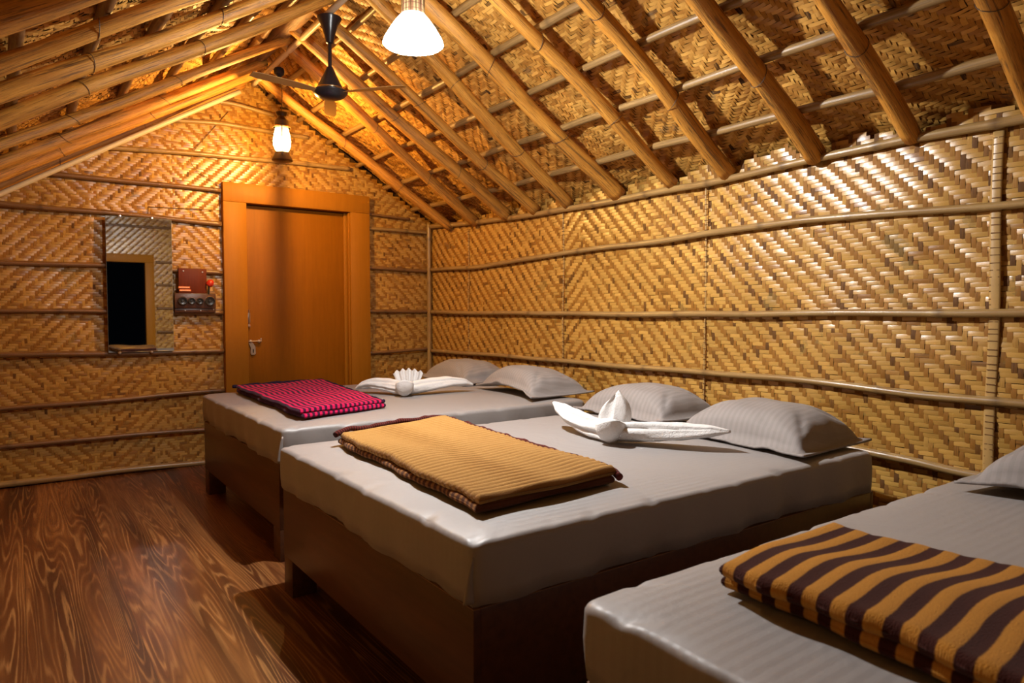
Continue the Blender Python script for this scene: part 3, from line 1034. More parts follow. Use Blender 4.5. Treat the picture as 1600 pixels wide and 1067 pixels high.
MB().tube([(1.165 - 1.06, -0.01, 1.28 - 1.145), (1.168 - 1.06, -0.015, 1.345 - 1.145)], 0.008).build('indicator_stem', M['rubber'], t)
for (x, z) in ((0.998, 1.447), (1.128, 1.443)):
    MB().lathe([(0.006, 0), (0.005, -0.003), (0, -0.004)], (x - 1.06, 0, z - 1.145), 10, 'Y').build('screw', M['steel'], t)
for (x, z) in ((1.005, 1.158), (1.11, 1.158), (1.20, 1.166)):
    MB().lathe([(0.005, 0), (0.004, -0.003), (0, -0.004)], (x - 1.06, -0.004, z - 1.145), 10, 'Y').build('screw', M['steel'], t)

# ------------------------------------------------------------------ lamps and fan
lx, ly = LAMP
t = thing('pendant_lamp', (lx, ly, 2.27), 'lit pendant lamp with a flared woven cane shade hanging nearest the camera', 'lamp')


def lathe_uv(name, prof, mat, parent, n=40, thick=0.0):
    V, F, UV = [], [], []
    for k, (r, h) in enumerate(prof):
        for j in range(n):
            a_ = 2 * PI * j / n
            V.append((r * math.cos(a_), r * math.sin(a_), h))
            UV.append((j / n, h))
    for k in range(len(prof) - 1):
        for j in range(n):
            j2 = (j + 1) % n
            F.append((k * n + j, k * n + j2, (k + 1) * n + j2, (k + 1) * n + j))
    return mesh_obj(name, V, F, mat, parent, True, UV)


sh = lathe_uv('lamp_shade', [(0.122, -0.004), (0.127, 0.0), (0.120, 0.02), (0.096, 0.06), (0.072, 0.095), (0.052, 0.118), (0.046, 0.116), (0.066, 0.09), (0.090, 0.057), (0.114, 0.018), (0.120, 0.0), (0.122, -0.004)], M['shade_lit'], t)
nk = lathe_uv('shade_neck', [(0.049, 0.112), (0.046, 0.16), (0.046, 0.30), (0.049, 0.335), (0.044, 0.335), (0.042, 0.30), (0.042, 0.16), (0.044, 0.112)], M['neck'], t)
for k in range(14):
    a_ = 2 * PI * k / 14
    MB().tube([(0.0475 * math.cos(a_), 0.0475 * math.sin(a_), 0.118), (0.0475 * math.cos(a_), 0.0475 * math.sin(a_), 0.333)], 0.0022, 5).build('cane_rib', M['bambooroof'], nk)
MB().lathe([(0.0, -0.03), (0.018, -0.026), (0.032, -0.010), (0.034, 0.004), (0.027, 0.026), (0.016, 0.045), (0.014, 0.06)], (0, 0, 0.030), 24).build('light_bulb', M['bulb_white'], t)
MB().lathe([(0.017, 0.088), (0.020, 0.10), (0.020, 0.14), (0.012, 0.15)], (0, 0, 0), 16).build('lamp_holder', M['black'], t)
MB().tube([(0, 0, 0.14), (0.004, 0, 0.36), (0.07, 0, zr(RX) - 2.27 - 0.06)], 0.004, 6).build('cord', M['black'], t)


def lamp(name, loc, watts, col, rad, parent):
    ld = bpy.data.lights.new(name, 'POINT')
    ld.energy = watts
    ld.color = col
    ld.shadow_soft_size = rad
    o = bpy.data.objects.new(name, ld)
    COL.objects.link(o)
    o.location = loc
    if parent:
        o.parent = parent
    return o


lamp('bulb_light', (0, 0, -0.022), NEAR_W, (1.0, 0.985, 0.965), 0.022, t)
ld = bpy.data.lights.new('bulb_down_light', 'AREA')      # frosted face of the bulb, throws most of its light downwards
ld.shape = 'DISK'
ld.size = 0.05
ld.energy = NEAR_DOWN_W
ld.color = (1.0, 0.985, 0.965)
o = link(bpy.data.objects.new('bulb_down_light', ld), t)
o.location = (0, 0, -0.008)
o.rotation_euler = Vector((-0.28, 0.38, 0.883)).to_track_quat('Z', 'Y').to_euler()   # beam tilt added to favour beds and right wall; the bulb itself hangs upright

lx, ly = LANT
t = thing('hanging_lantern', (lx, ly, 2.16), 'lit glass lantern with black cap and base hanging before the door', 'lamp')
MB().lathe([(0.0, 0.0), (0.060, 0.001), (0.069, 0.006), (0.066, 0.016), (0.050, 0.045), (0.045, 0.060), (0.0, 0.060)], (0, 0, 0), 28).build('lantern_base', M['darkbrown'], t)
MB().lathe([(0.030, 0.062), (0.044, 0.075), (0.056, 0.105), (0.058, 0.135), (0.052, 0.175), (0.044, 0.21), (0.042, 0.222)], (0, 0, 0), 28).build('glass_chimney', M['bulb_warm'], t)
MB().lathe([(0.0, 0.222), (0.056, 0.222), (0.058, 0.232), (0.048, 0.240), (0.044, 0.27), (0.030, 0.285), (0.026, 0.30), (0.036, 0.315), (0.038, 0.326), (0.0, 0.328)], (0, 0, 0), 28).build('lantern_cap', M['darkbrown'], t)
MB().lathe([(0.059, 0.222), (0.061, 0.226), (0.059, 0.231)], (0, 0, 0), 28).build('brass_ring', M['brass'], t)
for s_ in (1, -1):
    dx, dy_ = 0.28 * s_, 0.96 * s_
    MB().tube([(0.05 * dx, 0.05 * dy_, 0.235), (0.064 * dx, 0.064 * dy_, 0.20), (0.066 * dx, 0.066 * dy_, 0.12), (0.056 * dx, 0.056 * dy_, 0.04)], 0.004 if s_ < 0 else 0.0055, 6).build('lantern_rod', M['darkbrown'], t)
MB().tube([(0, 0, 0.326), (0.006, 0, 0.45), (-0.01, 0, 0.575)], 0.003, 6).build('cord', M['red'] if False else M['darkbrown'], t)
MB().lathe([(0.010, 0.555), (0.034, 0.575), (0.036, 0.60), (0.030, 0.615), (0.0, 0.618)], (-0.012, 0, 0), 8).build('ceiling_rose', M['black'], t)
lamp('lantern_light', (0, 0, 0.14), FAR_W, (1.0, 0.54, 0.14), 0.006, t)

fx, fy = FAN
t = thing('ceiling_fan', (fx, fy, 2.355), 'black ceiling fan with trumpet shaped motor hanging from the ridge', 'ceiling fan')
MB().lathe([(0.012, 0.31), (0.020, 0.315), (0.028, 0.35), (0.045, 0.41), (0.066, 0.448), (0.068, 0.455), (0.0, 0.456)], (0, 0, 0), 28).build('canopy', M['black'], t)
MB().lathe([(0.011, 0.14), (0.011, 0.33)], (0, 0, 0), 14).build('downrod', M['black'], t)
MB().lathe([(0.0, 0.0), (0.05, 0.004), (0.078, 0.016), (0.097, 0.036), (0.099, 0.043), (0.090, 0.050), (0.074, 0.056), (0.070, 0.068), (0.052, 0.105), (0.034, 0.14), (0.024, 0.165), (0.016, 0.18), (0.0, 0.18)], (0, 0, 0), 36).build('motor_housing', M['black'], t)
MB().lathe([(0.0755, 0.056), (0.0765, 0.0585), (0.0755, 0.061)], (0, 0, 0), 36).build('trim_ring', M['brass'], t)
for k in range(3):
    an = R(69 + 120 * k)
    mb = MB()
    c_, s_ = math.cos(an), math.sin(an)
    V, F = [], []
    for i, q in enumerate(np.linspace(0.085, 0.46, 9)):
        hw = 0.016 + 0.020 * min(1, (q - 0.085) / 0.12) - 0.012 * (q > 0.42)
        tw = 0.004
        for (e, zz) in ((-hw, -tw), (hw, tw), (hw, tw + 0.003), (-hw, -tw + 0.003)):
            V.append((q * c_ - e * s_, q * s_ + e * c_, 0.034 + zz))
    for i in range(8):
        for j in range(4):
            F.append((i * 4 + j, i * 4 + (j + 1) % 4, i * 4 + 4 + (j + 1) % 4, i * 4 + 4 + j))
    F.append((3, 2, 1, 0))
    F.append((32, 33, 34, 35))
    mesh_obj('fan_blade', V, F, M['bladep'], t, False)

# ------------------------------------------------------------------ beds
BEDS = [
    # name, x0, x1, y0, y1, mattress top, base top, label words
    (0.955, 2.78, 3.15, 4.69, 0.625, 0.452, 'low dark laminate bed base farthest from camera beside the door wall', 'mattress under a grey sheet carrying the pink striped blanket'),
    (0.872, 2.765, 1.372, 2.825, 0.600, 0.432, 'low dark laminate bed base in the middle of the row', 'mattress under a grey sheet carrying the tan ribbed blanket'),
    (0.868, 2.765, -0.52, 0.965, 0.600, 0.440, 'low dark laminate bed base nearest the camera', 'mattress under a grey sheet carrying the gold and brown blanket'),
]


def sheet_mesh(name, x0, x1, y0, y1, zb, zt, seed, parent=None):
    """mattress wrapped in a sheet: rounded block with creased edges and a wavy lower hem"""
    rg = random.Random(seed)
    r = 0.020
    # perimeter profile rings: from hem up the side, over the edge, to the middle
    prof = [(0.003, zb + 0.0), (0.0, zb + 0.04), (-0.002, zb + 0.08), (0.0, zt - r)]
    for k in range(1, 6):
        th = k / 6 * PI / 2
        prof.append((r * (1 - math.cos(th)), zt - r + r * math.sin(th)))
    prof.append((r, zt))
    for d in (0.06, 0.10, 0.16, 0.24, 0.34, 0.48, 0.60):
        prof.append((d, zt))
    hx, hy = (x1 - x0) / 2, (y1 - y0) / 2
    cx, cy = (x0 + x1) / 2, (y0 + y1) / 2
    N = 400
    ph = [rg.random() * 6.3 for _ in range(8)]
    V, F = [], []
    rc = 0.032

    def outline(inset, s):
        """rounded rectangle, s in 0..1 by proportional perimeter"""
        ax, ay = hx - inset, hy - inset
        c = max(0.004, rc - inset * 0.3)
        c = min(c, ax * .9, ay * .9)
        # use angle-like param per side so rings line up
        per = [2 * hx, 2 * hy, 2 * hx, 2 * hy]
        tot = sum(per)
        q = s * tot
        for k in range(4):
            if q <= per[k] + 1e-9:
                f = q / per[k]
                break
            q -= per[k]
        e = 2 * f - 1
        if k == 0:
            p = (e * ax, -ay)
        elif k == 1:
            p = (ax, e * ay)
        elif k == 2:
            p = (-e * ax, ay)
        else:
            p = (-ax, -e * ay)
        # round the corners
        px, py = p
        qx, qy = abs(px) - (ax - c), abs(py) - (ay - c)
        if qx > 0 and qy > 0:
            m = math.hypot(qx, qy)
            px = math.copysign(ax - c + qx / m * c, px)
            py = math.copysign(ay - c + qy / m * c, py)
        return px, py, k

    for i, (ins, z) in enumerate(prof):
        for j in range(N):
            s = j / N
            px, py, sd = outline(ins, s)
            P = s * 2 * PI
            hem = 1 - min(1, max(0, (z - zb) / 0.10))
            zz = z + hem * (0.002 * math.sin(P * 7 + ph[0]) + 0.0015 * math.sin(P * 23 + ph[1]) + 0.0035)
            side = 1 if ins < r * 0.9 else 0
            bul = side * (0.006 * math.sin(P * 9 + ph[2]) + 0.004 * math.sin(P * 31 + ph[3] + z * 6)) * (0.4 + hem)
            nl = math.hypot(px / hx, py / hy) + 1e-6
            ox = math.copysign(1, px) if sd in (1, 3) else 0
            oy = math.copysign(1, py) if sd in (0, 2) else 0
            # puckers over the top edge
            pk = math.exp(-((ins - r * 0.5) / 0.02) ** 2) * max(0, math.sin(P * 43 + ph[4]) * math.sin(P * 11 + ph[5]) - 0.35) * 0.010
            if ins > 0.05:
                zz += 0.0035 * math.sin(px * 6 + ph[6]) * math.sin(py * 8 + ph[7]) + 0.012 * (min(ins, 0.4) / 0.4) ** .5 * 0.8
            V.append((cx + px + ox * bul, cy + py + oy * bul, zz - pk))
    n = len(prof)
    for i in range(n - 1):
        for j in range(N):
            j2 = (j + 1) % N
            F.append((i * N + j, i * N + j2, (i + 1) * N + j2, (i + 1) * N + j))
    # cap the middle
    c0 = len(V)
    V.append((cx, cy, prof[-1][1] + 0.010))
    for j in range(N):
        F.append(((n - 1) * N + j, (n - 1) * N + (j + 1) % N, c0))
    c1 = len(V)
    V.append((cx, cy, zb))
    for j in range(N):
        F.append(((j + 1) % N, j, c1))
    o = mesh_obj(name, V, F, M['sheet'], parent)
    return o


for k, (x0, x1, y0, y1, zt, zb, lab, mlab) in enumerate(BEDS):
    t = thing('bed', ((x0 + x1) / 2, (y0 + y1) / 2, 0), lab, 'bed', 'low laminate beds in a row')
    cx, cy = t.location.x, t.location.y

    def B(mb, p, q, bev=0.0):
        return mb.box((p[0] - cx, p[1] - cy, p[2]), (q[0] - cx, q[1] - cy, q[2]), bev)
    th = 0.022
    B(MB(), (x0, y0, 0.15), (x0 + th, y1, zb), 0.002).build('foot_board', M['bedwood'], t)
    B(MB(), (x1 - th, y0, 0.15), (x1, y1, zb), 0.002).build('head_board', M['bedwood'], t)
    B(MB(), (x0 + th, y0, 0.15), (x1 - th, y0 + th, zb), 0.002).build('side_board', M['bedwood'], t)
    B(MB(), (x0 + th, y1 - th, 0.15), (x1 - th, y1, zb), 0.002).build('side_board', M['bedwood'], t)
    B(MB(), (x0 + th, y0 + th, zb - 0.03), (x1 - th, y1 - th, zb - 0.004)).build('bed_deck', M['bedwood'], t)
    ed = MB()
    B(ed, (x0 + 0.001, y0 + .001, zb), (x0 + th - 0.001, y1 - .001, zb + 0.0025))
    B(ed, (x0 + th, y0 + 0.001, zb), (x1 - .001, y0 + th - .001, zb + 0.0025))
    ed.build('worn_edging', M['bededge'], t, False)
    for (lx0, ly0) in ((x0 + .001, y0 + .001), (x0 + .001, y1 - 0.101), (x1 - 0.101, y0 + .001), (x1 - 0.101, y1 - 0.101), ):
        B(MB(), (lx0, ly0, 0), (lx0 + 0.10, ly0 + 0.10, 0.1505), 0.002).build('leg', M['bedwood'], t)
    inset = 0.012
    o = sheet_mesh('mattress', x0 - inset, x1 - 0.02, y0 - (0.012 if k else 0.07), y1 + inset, zb + 0.0070, zt, 200 + k)
    tag(o, mlab, 'mattress', 'sheeted mattresses on the beds')
    ya = y0 - (0.012 if k else 0.07)
    xa = x0 - inset
    pp, _ = interp_path([(xa + 0.012, ya + 0.010, zt - 0.035), (xa + 0.004, ya + 0.012, (zt + zb) / 2), (xa + 0.001, ya + 0.016, zb + 0.02)], 0.01)
    V, F, UV, _ = tube_geo(pp, list(np.linspace(0.004, 0.016, len(pp))), 12, 0.45)
    mesh_obj('corner_fold', V, F, M['sheet'], o, True, UV)


# ------------------------------------------------------------------ pillows
def pillow(name, FL, FR, BR, BL, z0, H, lift, seed, label, group):
    """corner points on the mattress (x,y); front edge can arch up off the bed"""
    rg = np.random.default_rng(seed)
    n, m = 56, 40
    ph = rg.random(12) * 6.28
    FL, FR, BR, BL = [np.array(p, float) for p in (FL, FR, BR, BL)]
    S_, T_ = np.meshgrid(np.linspace(-1, 1, n), np.linspace(-1, 1, m), indexing='ij')   # s: far->near, t: front->back
    # pull the edges in between the corners
    s2 = S_ * (1 - 0.07 * (1 - T_ ** 2) * np.abs(S_) ** 2)
    t2 = T_ * (1 - 0.10 * (1 - S_ ** 2) * np.abs(T_) ** 2)
    a, b = (s2 + 1) / 2, (t2 + 1) / 2
    xy = (FL * ((1 - a) * (1 - b))[..., None] + FR * (a * (1 - b))[..., None] + BR * (a * b)[..., None] + BL * ((1 - a) * b)[..., None])
    es, et = np.clip(1 - (np.abs(S_) / 0.90), 0, 1), np.clip(1 - (np.abs(T_) / 0.86), 0, 1)
    prof = lambda e: np.sqrt(np.clip(1 - (1 - e) ** 2.6, 0, 1))
    dome = prof(es) * prof(et)
    dome = dome ** 0.8
    wr = 0.0030 * np.sin(S_ * 7 + T_ * 4 + ph[0]) * np.sin(T_ * 5 + ph[1]) + 0.0015 * np.sin(S_ * 5 - T_ * 13 + ph[2])
    for sc, tc in ((1, -1), (-1, -1), (1, 1)):          # folds gathered towards the corners
        dd = np.hypot(S_ - sc, T_ - tc)
        ang = np.arctan2(T_ - tc, S_ - sc)
        wr = wr - 0.016 * np.exp(-((dd - 0.55) / 0.28) ** 2) * np.maximum(0, np.sin(ang * 9 + ph[7] + sc)) ** 4
    rad = np.hypot(S_, T_)
    cr = 0.005 * np.sin(np.arctan2(T_, S_) * 9 + ph[3] + 2 * np.sin(3 * np.arctan2(T_, S_) + ph[6])) * np.clip((rad - 0.45) / 0.6, 0, 1) * np.clip(dome * 3, 0, 1) * (1 - dome)
    edge = np.maximum(np.abs(S_) ** 8, np.abs(T_) ** 8)
    corner = (np.abs(S_) ** 3) * (np.abs(T_) ** 3)
    base = lift * (1 - S_ ** 2) * np.clip((1 - T_) / 2, 0, 1) ** 2 + 0.010 * np.clip(np.sin(S_ * 7 + ph[4]) + np.sin(S_ * 13 + ph[5]) * .5, 0, 2) * edge + 0.010 * corner
    zt_ = z0 + 0.012 + base + H * dome + wr * dome * 1.3 + cr
    zb_ = z0 + 0.004 + base * (0.9) + 0.0 * dome
    zt_ = np.maximum(zt_, zb_ + 0.005)
    V = np.concatenate([np.concatenate([xy, zt_[..., None]], -1).reshape(-1, 3), np.concatenate([xy, zb_[..., None]], -1).reshape(-1, 3)])
    F = []
    q = n * m
    for i in range(n - 1):
        for j in range(m - 1):
            k0 = i * m + j
            F.append((k0, k0 + m, k0 + m + 1, k0 + 1))
            F.append((q + k0, q + k0 + 1, q + k0 + m + 1, q + k0 + m))
    loop = [i * m for i in range(n)] + [(n - 1) * m + j for j in range(1, m)] + [i * m + m - 1 for i in range(n - 2, -1, -1)] + [j for j in range(m - 2, 0, -1)]
    for k in range(len(loop)):
        x, y = loop[k], loop[(k + 1) % len(loop)]
        F.append((x, q + x, q + y, y))
    o = mesh_obj(name, V, F, M['pillow'])
    bm = bmesh.new()
    bm.from_mesh(o.data)
    bmesh.ops.recalc_face_normals(bm, faces=bm.faces)
    bm.to_mesh(o.data)
    bm.free()
    return tag(o, label, 'pillow', group)


G = 'grey pillows at the bed heads'
pillow('pillow', (2.52, 4.74), (2.47, 4.02), (2.93, 4.0), (2.95, 4.70), 0.640, 0.145, 0.0, 1, 'grey pillow in the corner behind the far bed, half hidden by its neighbour', G)
pillow('pillow', (2.50, 3.90), (2.38, 3.13), (2.90, 3.16), (2.95, 3.90), 0.640, 0.135, 0.055, 2, 'grey pillow on the far bed with its front edge arching off the sheet', G)
pillow('pillow', (2.45, 2.84), (2.44, 2.19), (2.90, 2.17), (2.90, 2.80), 0.612, 0.150, 0.0, 3, 'grey pillow on the middle bed, the one nearer the door', G)
pillow('pillow', (2.33, 2.06), (2.29, 1.385), (2.82, 1.41), (2.85, 2.06), 0.612, 0.150, 0.0, 4, 'grey pillow on the middle bed, large wrinkled one nearer the camera', G)
pillow('pillow', (2.30, 0.90), (2.30, 0.20), (2.85, 0.20), (2.85, 0.88), 0.615, 0.150, 0.03, 5, 'grey pillow on the nearest bed at the right edge of the photo', G)


# ------------------------------------------------------------------ blankets
def slab(FL, FR, NR_, NL_, z0, thick, res, seed, wave=0.004, ridge=None, uvsize=None, rimx=0.012, edge_w=0.006):
    """rounded folded layer: corners far-left(foot side), far-right, near-right, near-left; UV in metres"""
    rg = np.random.default_rng(seed)
    ph = rg.random(10) * 6.28
    FL, FR, NR_, NL_ = [np.array(p, float) for p in (FL, FR, NR_, NL_)]
    wx = np.linalg.norm(FR - FL)
    wy = np.linalg.norm(FL - NL_)
    n, m = int(wx / res) + 2, int(wy / res) + 2

    def axis(k, w_):
        # denser at the rim
        u = np.linspace(0, 1, k)
        e = rimx / w_
        rim = e * (1 - np.cos(np.linspace(0, PI / 2, 6)))
        mid = np.linspace(e, 1 - e, max(2, k))
        return np.concatenate([rim[:-1], mid, (1 - rim[:-1])[::-1]])
    A = axis(n, wx)
    Bv = axis(m, wy)
    a, b = np.meshgrid(A, Bv, indexing='ij')    # a: foot->head (x), b: near->far (y)
    xy = (NL_ * ((1 - a) * (1 - b))[..., None] + NR_ * (a * (1 - b))[..., None] + FR * (a * b)[..., None] + FL * ((1 - a) * b)[..., None])
    ux, uy = a * wx, b * wy
    # wavy outline
    xy = xy + np.stack([edge_w * np.sin(uy * 13 + ph[0]) + edge_w * .5 * np.sin(uy * 37 + ph[1]), edge_w * np.sin(ux * 15 + ph[2])], -1)
    dx = np.minimum(a, 1 - a) * wx
    dy_ = np.minimum(b, 1 - b) * wy
    d = np.clip(np.minimum(dx, dy_) / rimx, 0, 1)
    prof = np.sqrt(np.clip(1 - (1 - d) ** 2, 0, 1))
    und = wave * (np.sin(ux * 9 + ph[3]) * np.sin(uy * 7 + ph[4]) + 0.5 * np.sin(ux * 21 + uy * 6 + ph[5]))
    zt_ = z0 + thick * (0.5 + 0.5 * prof) + und * prof
    if ridge:
        per, am, ax_ = ridge
        q = (uy if ax_ == 1 else ux) / per
        nzz = 0.06 * np.sin(ux * 13 + ph[6]) + 0.05 * np.sin(ux * 29 + ph[7])
        zt_ = zt_ + am * (np.abs(np.sin(PI * (q + nzz))) - 0.6) * (0.3 + 0.7 * prof)
    zb_ = z0 + thick * (0.5 - 0.5 * prof)
    N, K = a.shape
    V = np.concatenate([np.concatenate([xy, zt_[..., None]], -1).reshape(-1, 3), np.concatenate([xy, zb_[..., None]], -1).reshape(-1, 3)])
    UV = np.concatenate([np.stack([ux, uy], -1).reshape(-1, 2)] * 2)
    q = N * K
    i, j = np.meshgrid(np.arange(N - 1), np.arange(K - 1), indexing='ij')
    k0 = (i * K + j).ravel()
    F = np.concatenate([np.stack([k0, k0 + K, k0 + K + 1, k0 + 1], 1), np.stack([q + k0, q + k0 + 1, q + k0 + K + 1, q + k0 + K], 1)])
    loop = [i_ * K for i_ in range(N)] + [(N - 1) * K + j_ for j_ in range(1, K)] + [i_ * K + K - 1 for i_ in range(N - 2, -1, -1)] + [j_ for j_ in range(K - 2, 0, -1)]
    side = [(loop[k], q + loop[k], q + loop[(k + 1) % len(loop)], loop[(k + 1) % len(loop)]) for k in range(len(loop))]
    F = np.concatenate([F, np.array(side)])
    return V, F, UV


def join(parts):
    V, F, UV, o = [], [], [], 0
    for v, f, u in parts:
        V.append(v)
        F.append(f + o)
        UV.append(u)
        o += len(v)
    return np.concatenate(V), np.concatenate(F), np.concatenate(UV)


def edge_roll(name, pts, r, mat, parent, seed, squash=1.0):
    P, s = interp_path(pts, 0.012)
    rg = random.Random(seed)
    for k in range(len(P)):
        P[k][2] += 0.002 * math.sin(s[k] * 40 + seed) + 0.001 * math.sin(s[k] * 93)
    rr = [r * (1 + 0.08 * math.sin(q * 55) + 0.06 * math.sin(q * 131)) for q in s]
    V, F, UV, L = tube_geo(P, rr, 10, squash)
    UV = [(v, u * 0.1) for u, v in UV]
    return mesh_obj(name, V, F, mat, parent, True, UV)


# pink
zt = 0.6405
c = [(1.115, 4.56), (1.70, 4.60), (1.575, 3.36), (1.085, 3.24)]
V, F, UV = join([slab(*c, zt + 0.022, 0.022, 0.012, 1, 0.004), slab(*[(x + .004, y - .006) for x, y in c], zt, 0.023, 0.012, 2, 0.002)])
t = mesh_obj('folded_blanket', V, F, M['pink'], None, True, UV)
tag(t, 'folded pink and dark purple striped blanket on the far bed', 'blanket', 'folded striped blankets')
edge_roll('dark_hem', [(1.10, 4.56, zt + 0.036), (1.40, 4.585, zt + 0.042), (1.695, 4.60, zt + 0.040), (1.64, 4.0, zt + 0.034), (1.578, 3.37, zt + 0.032)], 0.010, M['navy'], t, 3)

# tan ribbed
zt = 0.614
c = [(1.045, 2.66), (1.615, 2.79), (1.520, 1.545), (0.985, 1.515)]
t = thing('folded_blanket', (1.3, 2.1, zt), 'folded tan ribbed blanket with maroon edging on the middle bed', 'blanket', 'folded striped blankets')
v, f, u = slab(*c, zt + 0.022, 0.026, 0.0055, 4, 0.004, ridge=(0.030, 0.0085, 1))
v = v - np.array(t.location)
mesh_obj('top_fold', v, f, M['yellow'], t, True, u)
c2 = [(x - 0.004, y + 0.004) for x, y in c]
v, f, u = slab(*c2, zt + 0.000, 0.023, 0.012, 5, 0.002)
v = v - np.array(t.location)
mesh_obj('under_fold', v, f, M['yellowbrown'], t, True, u)
e = [(1.03, 2.655, .040), (1.12, 2.69, .058), (1.17, 2.69, .045), (1.30, 2.735, .052), (1.45, 2.76, .050), (1.60, 2.80, .046), (1.622, 2.77, .040), (1.59, 2.3, .034), (1.55, 1.9, .036), (1.530, 1.58, .034), (1.517, 1.535, 0.022)]
edge_roll('maroon_edging', [(x - 1.3, y - 2.1, z) for x, y, z in e], 0.0115, M['maroon'], t, 6, 1.0)

# gold and brown
zt = 0.614
c = [(1.085, 0.835), (1.500, 0.845), (1.620, -0.25), (1.02, -0.25)]
V, F, UV = join([slab(*c, zt + 0.026, 0.032, 0.012, 7, 0.007, ridge=(0.0545, 0.003, 1), edge_w=0.008, rimx=0.018),
                 slab(*[(x + 0.012, y - .008) for x, y in c], zt, 0.028, 0.014, 8, 0.003, rimx=0.014)])
t = mesh_obj('folded_blanket', V, F, M['goldbrown'], None, True, UV)
tag(t, 'folded gold and dark brown striped blanket on the nearest bed', 'blanket', 'folded striped blankets')


# ------------------------------------------------------------------ towels folded into flowers
def wing(parent, pts, wid, hgt, seed, name='wing'):
    """folded towel wing: flattened roll that lifts and tapers to a tip"""
    P, s = interp_path(pts, 0.008)
    L = s[-1]
    n = 48
    V, F = [], []
    rg = random.Random(seed)
    ph = [rg.random() * 6.28 for _ in range(4)]
    m = len(P)
    for k in range(m):
        t_ = k / (m - 1)
        tan = Vector(P[min(k + 1, m - 1)] - P[max(k - 1, 0)]).normalized()
        side = tan.cross(Vector((0, 0, 1))).normalized()
        up = side.cross(tan)
        ww = np.interp(t_, [0, 0.25, 0.6, 0.85, 1], wid)
        hh = np.interp(t_, [0, 0.25, 0.6, 0.85, 1], hgt)
        for j in range(n):
            th = 2 * PI * j / n
            cx_, sx_ = math.cos(th), math.sin(th)
            f = 1 + 0.10 * math.sin(3 * th + ph[0] + t_ * 3) + 0.05 * math.sin(6 * th + ph[1] - t_ * 5) + 0.02 * math.sin(t_ * 30 + th * 2)
            crease = -0.42 * math.exp(-((th - 2.1 - 0.3 * t_) / 0.20) ** 2) - 0.34 * math.exp(-((th - 0.95 + 0.3 * t_) / 0.17) ** 2) - 0.30 * math.exp(-((th - 5.2) / 0.25) ** 2) - 0.25 * math.exp(-((th - 3.5) / 0.2) ** 2)
            f += crease * min(1, 3 * (1 - t_))
            V.append(Vector(P[k]) + side * cx_ * ww * f + up * sx_ * hh * f)
    for k in range(m - 1):
        for j in range(n):
            F.append((k * n + j, k * n + (j + 1) % n, (k + 1) * n + (j + 1) % n, (k + 1) * n + j))
    F.append(tuple(reversed(range(n))))
    F.append(tuple(range((m - 1) * n, m * n)))
    return mesh_obj(name, V, F, M['towel'], parent)


def bud(parent, c, d, seed, size=1.0):
    """rounded nose of the fold, opening upwards towards d"""
    n, m = 26, 16
    V, F = [], []
    for k in range(m):
        a_ = k / (m - 1)
        r = size * 0.060 * math.sin(min(1, a_ * 1.15) * PI * 0.5) ** 0.8
        z = size * 0.070 * a_ ** 1.3
        for j in range(n):
            th = 2 * PI * j / n
            x, y = math.cos(th), math.sin(th)
            pk = 1 + 0.06 * math.sin(4 * th + seed)
            zz = z + size * 0.022 * a_ * x ** 2 * (1 if x > 0 else .4)
            V.append((c[0] + (d[0] * x - d[1] * y * 0.85) * r * pk, c[1] + (d[1] * x + d[0] * y * 0.85) * r * pk, c[2] + zz))
    for k in range(m - 1):
        for j in range(n):
            F.append((k * n + j, k * n + (j + 1) % n, (k + 1) * n + (j + 1) % n, (k + 1) * n + j))
    F.append(tuple(reversed(range(n))))
    b0 = (m - 1) * n
    ctr = len(V)
    V.append((c[0] - d[0] * 0.01, c[1] - d[1] * 0.01, c[2] + size * 0.035))
    for j in range(n):
        F.append((b0 + j, b0 + (j + 1) % n, ctr))
    return mesh_obj('bud', V, F, M['towel'], parent)


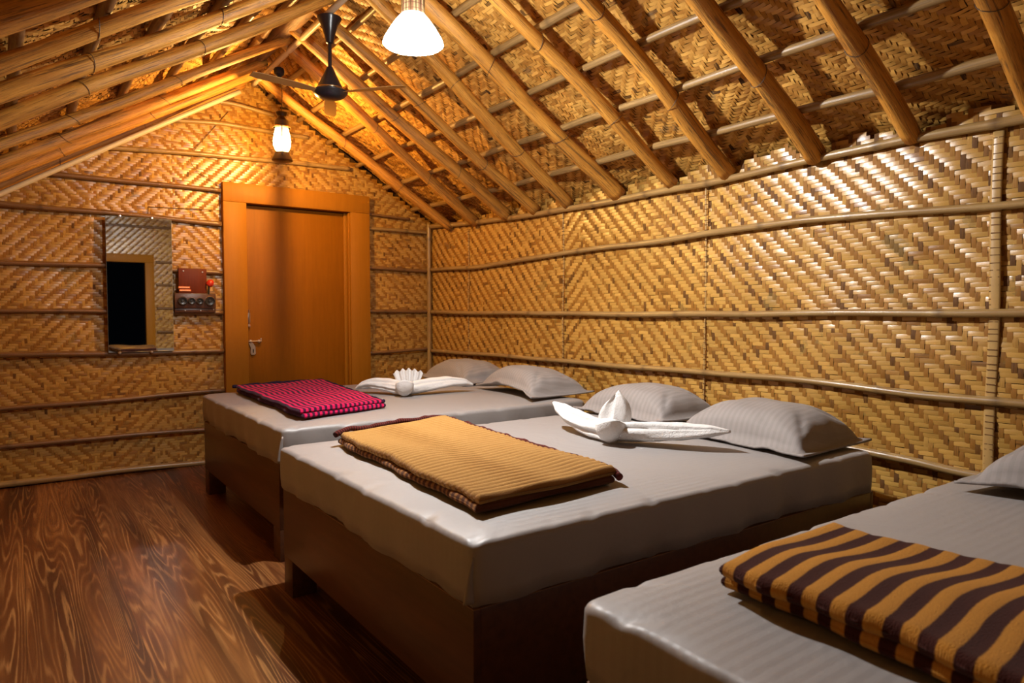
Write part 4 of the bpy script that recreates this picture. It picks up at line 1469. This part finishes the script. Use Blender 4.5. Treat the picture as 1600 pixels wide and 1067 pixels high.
def crest(parent, c, wdir, h, wid, seed, pleats=0, lean=(0, 0)):
    """upright leaf of folded towel; wdir is the direction of its width"""
    n, m = 41, 16
    nd = (-wdir[1], wdir[0])
    V, F = [], []
    lay = []
    for side in (1, -1):
        for k in range(m):
            b = k / (m - 1)
            for j in range(n):
                a_ = 2 * j / (n - 1) - 1
                if pleats:
                    wv = wid * (0.55 + 0.55 * b)
                    top = h * (1 - 0.16 * a_ ** 2) * (1 + 0.05 * math.sin(a_ * pleats * PI + 1))
                    th = 0.010 + 0.012 * math.sin(a_ * pleats * PI * 1.0) * b
                    off = th * side * 0.6 + 0.016 * math.sin(a_ * pleats * PI) * (0.3 + b)
                else:
                    wv = wid * (0.72 + 0.55 * b - 0.95 * b ** 3)
                    top = h * (1 - 0.16 * abs(a_ - 0.15))
                    off = side * (0.020 * (1 - a_ ** 2) * (1 - b * 0.6) + 0.004) - 0.035 * (1 - abs(a_)) ** 2 * (1 - b) + 0.012 * math.sin(3 * a_ + seed)
                bell = (1 - abs(a_) ** 6)
                V.append((c[0] + wdir[0] * a_ * wv + nd[0] * off * bell + lean[0] * b, c[1] + wdir[1] * a_ * wv + nd[1] * off * bell + lean[1] * b, c[2] + top * b))
    q = n * m
    for k in range(m - 1):
        for j in range(n - 1):
            k0 = k * n + j
            F.append((k0, k0 + 1, k0 + n + 1, k0 + n))
            F.append((q + k0, q + k0 + n, q + k0 + n + 1, q + k0 + 1))
    for j in range(n - 1):
        k0 = (m - 1) * n + j
        F.append((k0, k0 + 1, q + k0 + 1, q + k0))
        F.append((j + 1, j, q + j, q + j + 1))
    for k in range(m - 1):
        F.append((k * n, (k + 1) * n, q + (k + 1) * n, q + k * n))
        k0 = k * n + n - 1
        F.append((k0 + n, k0, q + k0, q + k0 + n))
    o = mesh_obj('crest', V, F, M['towel'], parent)
    return o


# towel on the middle bed
t = thing('folded_towel', (2.0, 2.06, 0.6165), 'white towel folded into a winged flower on the middle bed', 'towel', 'white folded towels')
bud(t, (-0.05, -0.03, 0.0), (-0.55, -0.83), 1, 1.15)
crest(t, (0.02, 0.03, 0.02), (0.60, -0.80), 0.185, 0.080, 2, 0, (0.02, -0.01))
wing(t, [(-0.02, 0.0, 0.04), (0.0, 0.15, 0.045), (0.03, 0.30, 0.06), (0.05, 0.40, 0.085), (0.055, 0.46, 0.105)], [0.05, 0.055, 0.05, 0.035, 0.008], [0.040, 0.040, 0.036, 0.024, 0.006], 3)
wing(t, [(-0.01, -0.02, 0.04), (0.08, -0.14, 0.045), (0.16, -0.26, 0.055), (0.21, -0.34, 0.065), (0.235, -0.40, 0.070)], [0.05, 0.055, 0.055, 0.040, 0.006], [0.040, 0.040, 0.034, 0.022, 0.005], 4)
# towel on the far bed
t = thing('folded_towel', (1.94, 3.80, 0.638), 'white towel folded into a winged flower with pleated crest on the far bed', 'towel', 'white folded towels')
bud(t, (-0.045, -0.05, 0.0), (-0.45, -0.89), 5, 1.15)
crest(t, (0.02, 0.02, 0.02), (0.89, -0.45), 0.135, 0.085, 6, 5, (0.01, 0.03))
wing(t, [(-0.02, 0.0, 0.04), (-0.07, 0.12, 0.055), (-0.13, 0.22, 0.062), (-0.185, 0.28, 0.045), (-0.21, 0.30, 0.025)], [0.05, 0.055, 0.055, 0.040, 0.010], [0.038, 0.040, 0.034, 0.026, 0.006], 7)
wing(t, [(0.0, -0.01, 0.04), (0.14, -0.02, 0.055), (0.28, -0.02, 0.066), (0.38, -0.03, 0.060), (0.45, -0.04, 0.040)], [0.05, 0.055, 0.055, 0.040, 0.010], [0.038, 0.040, 0.034, 0.024, 0.006], 8)
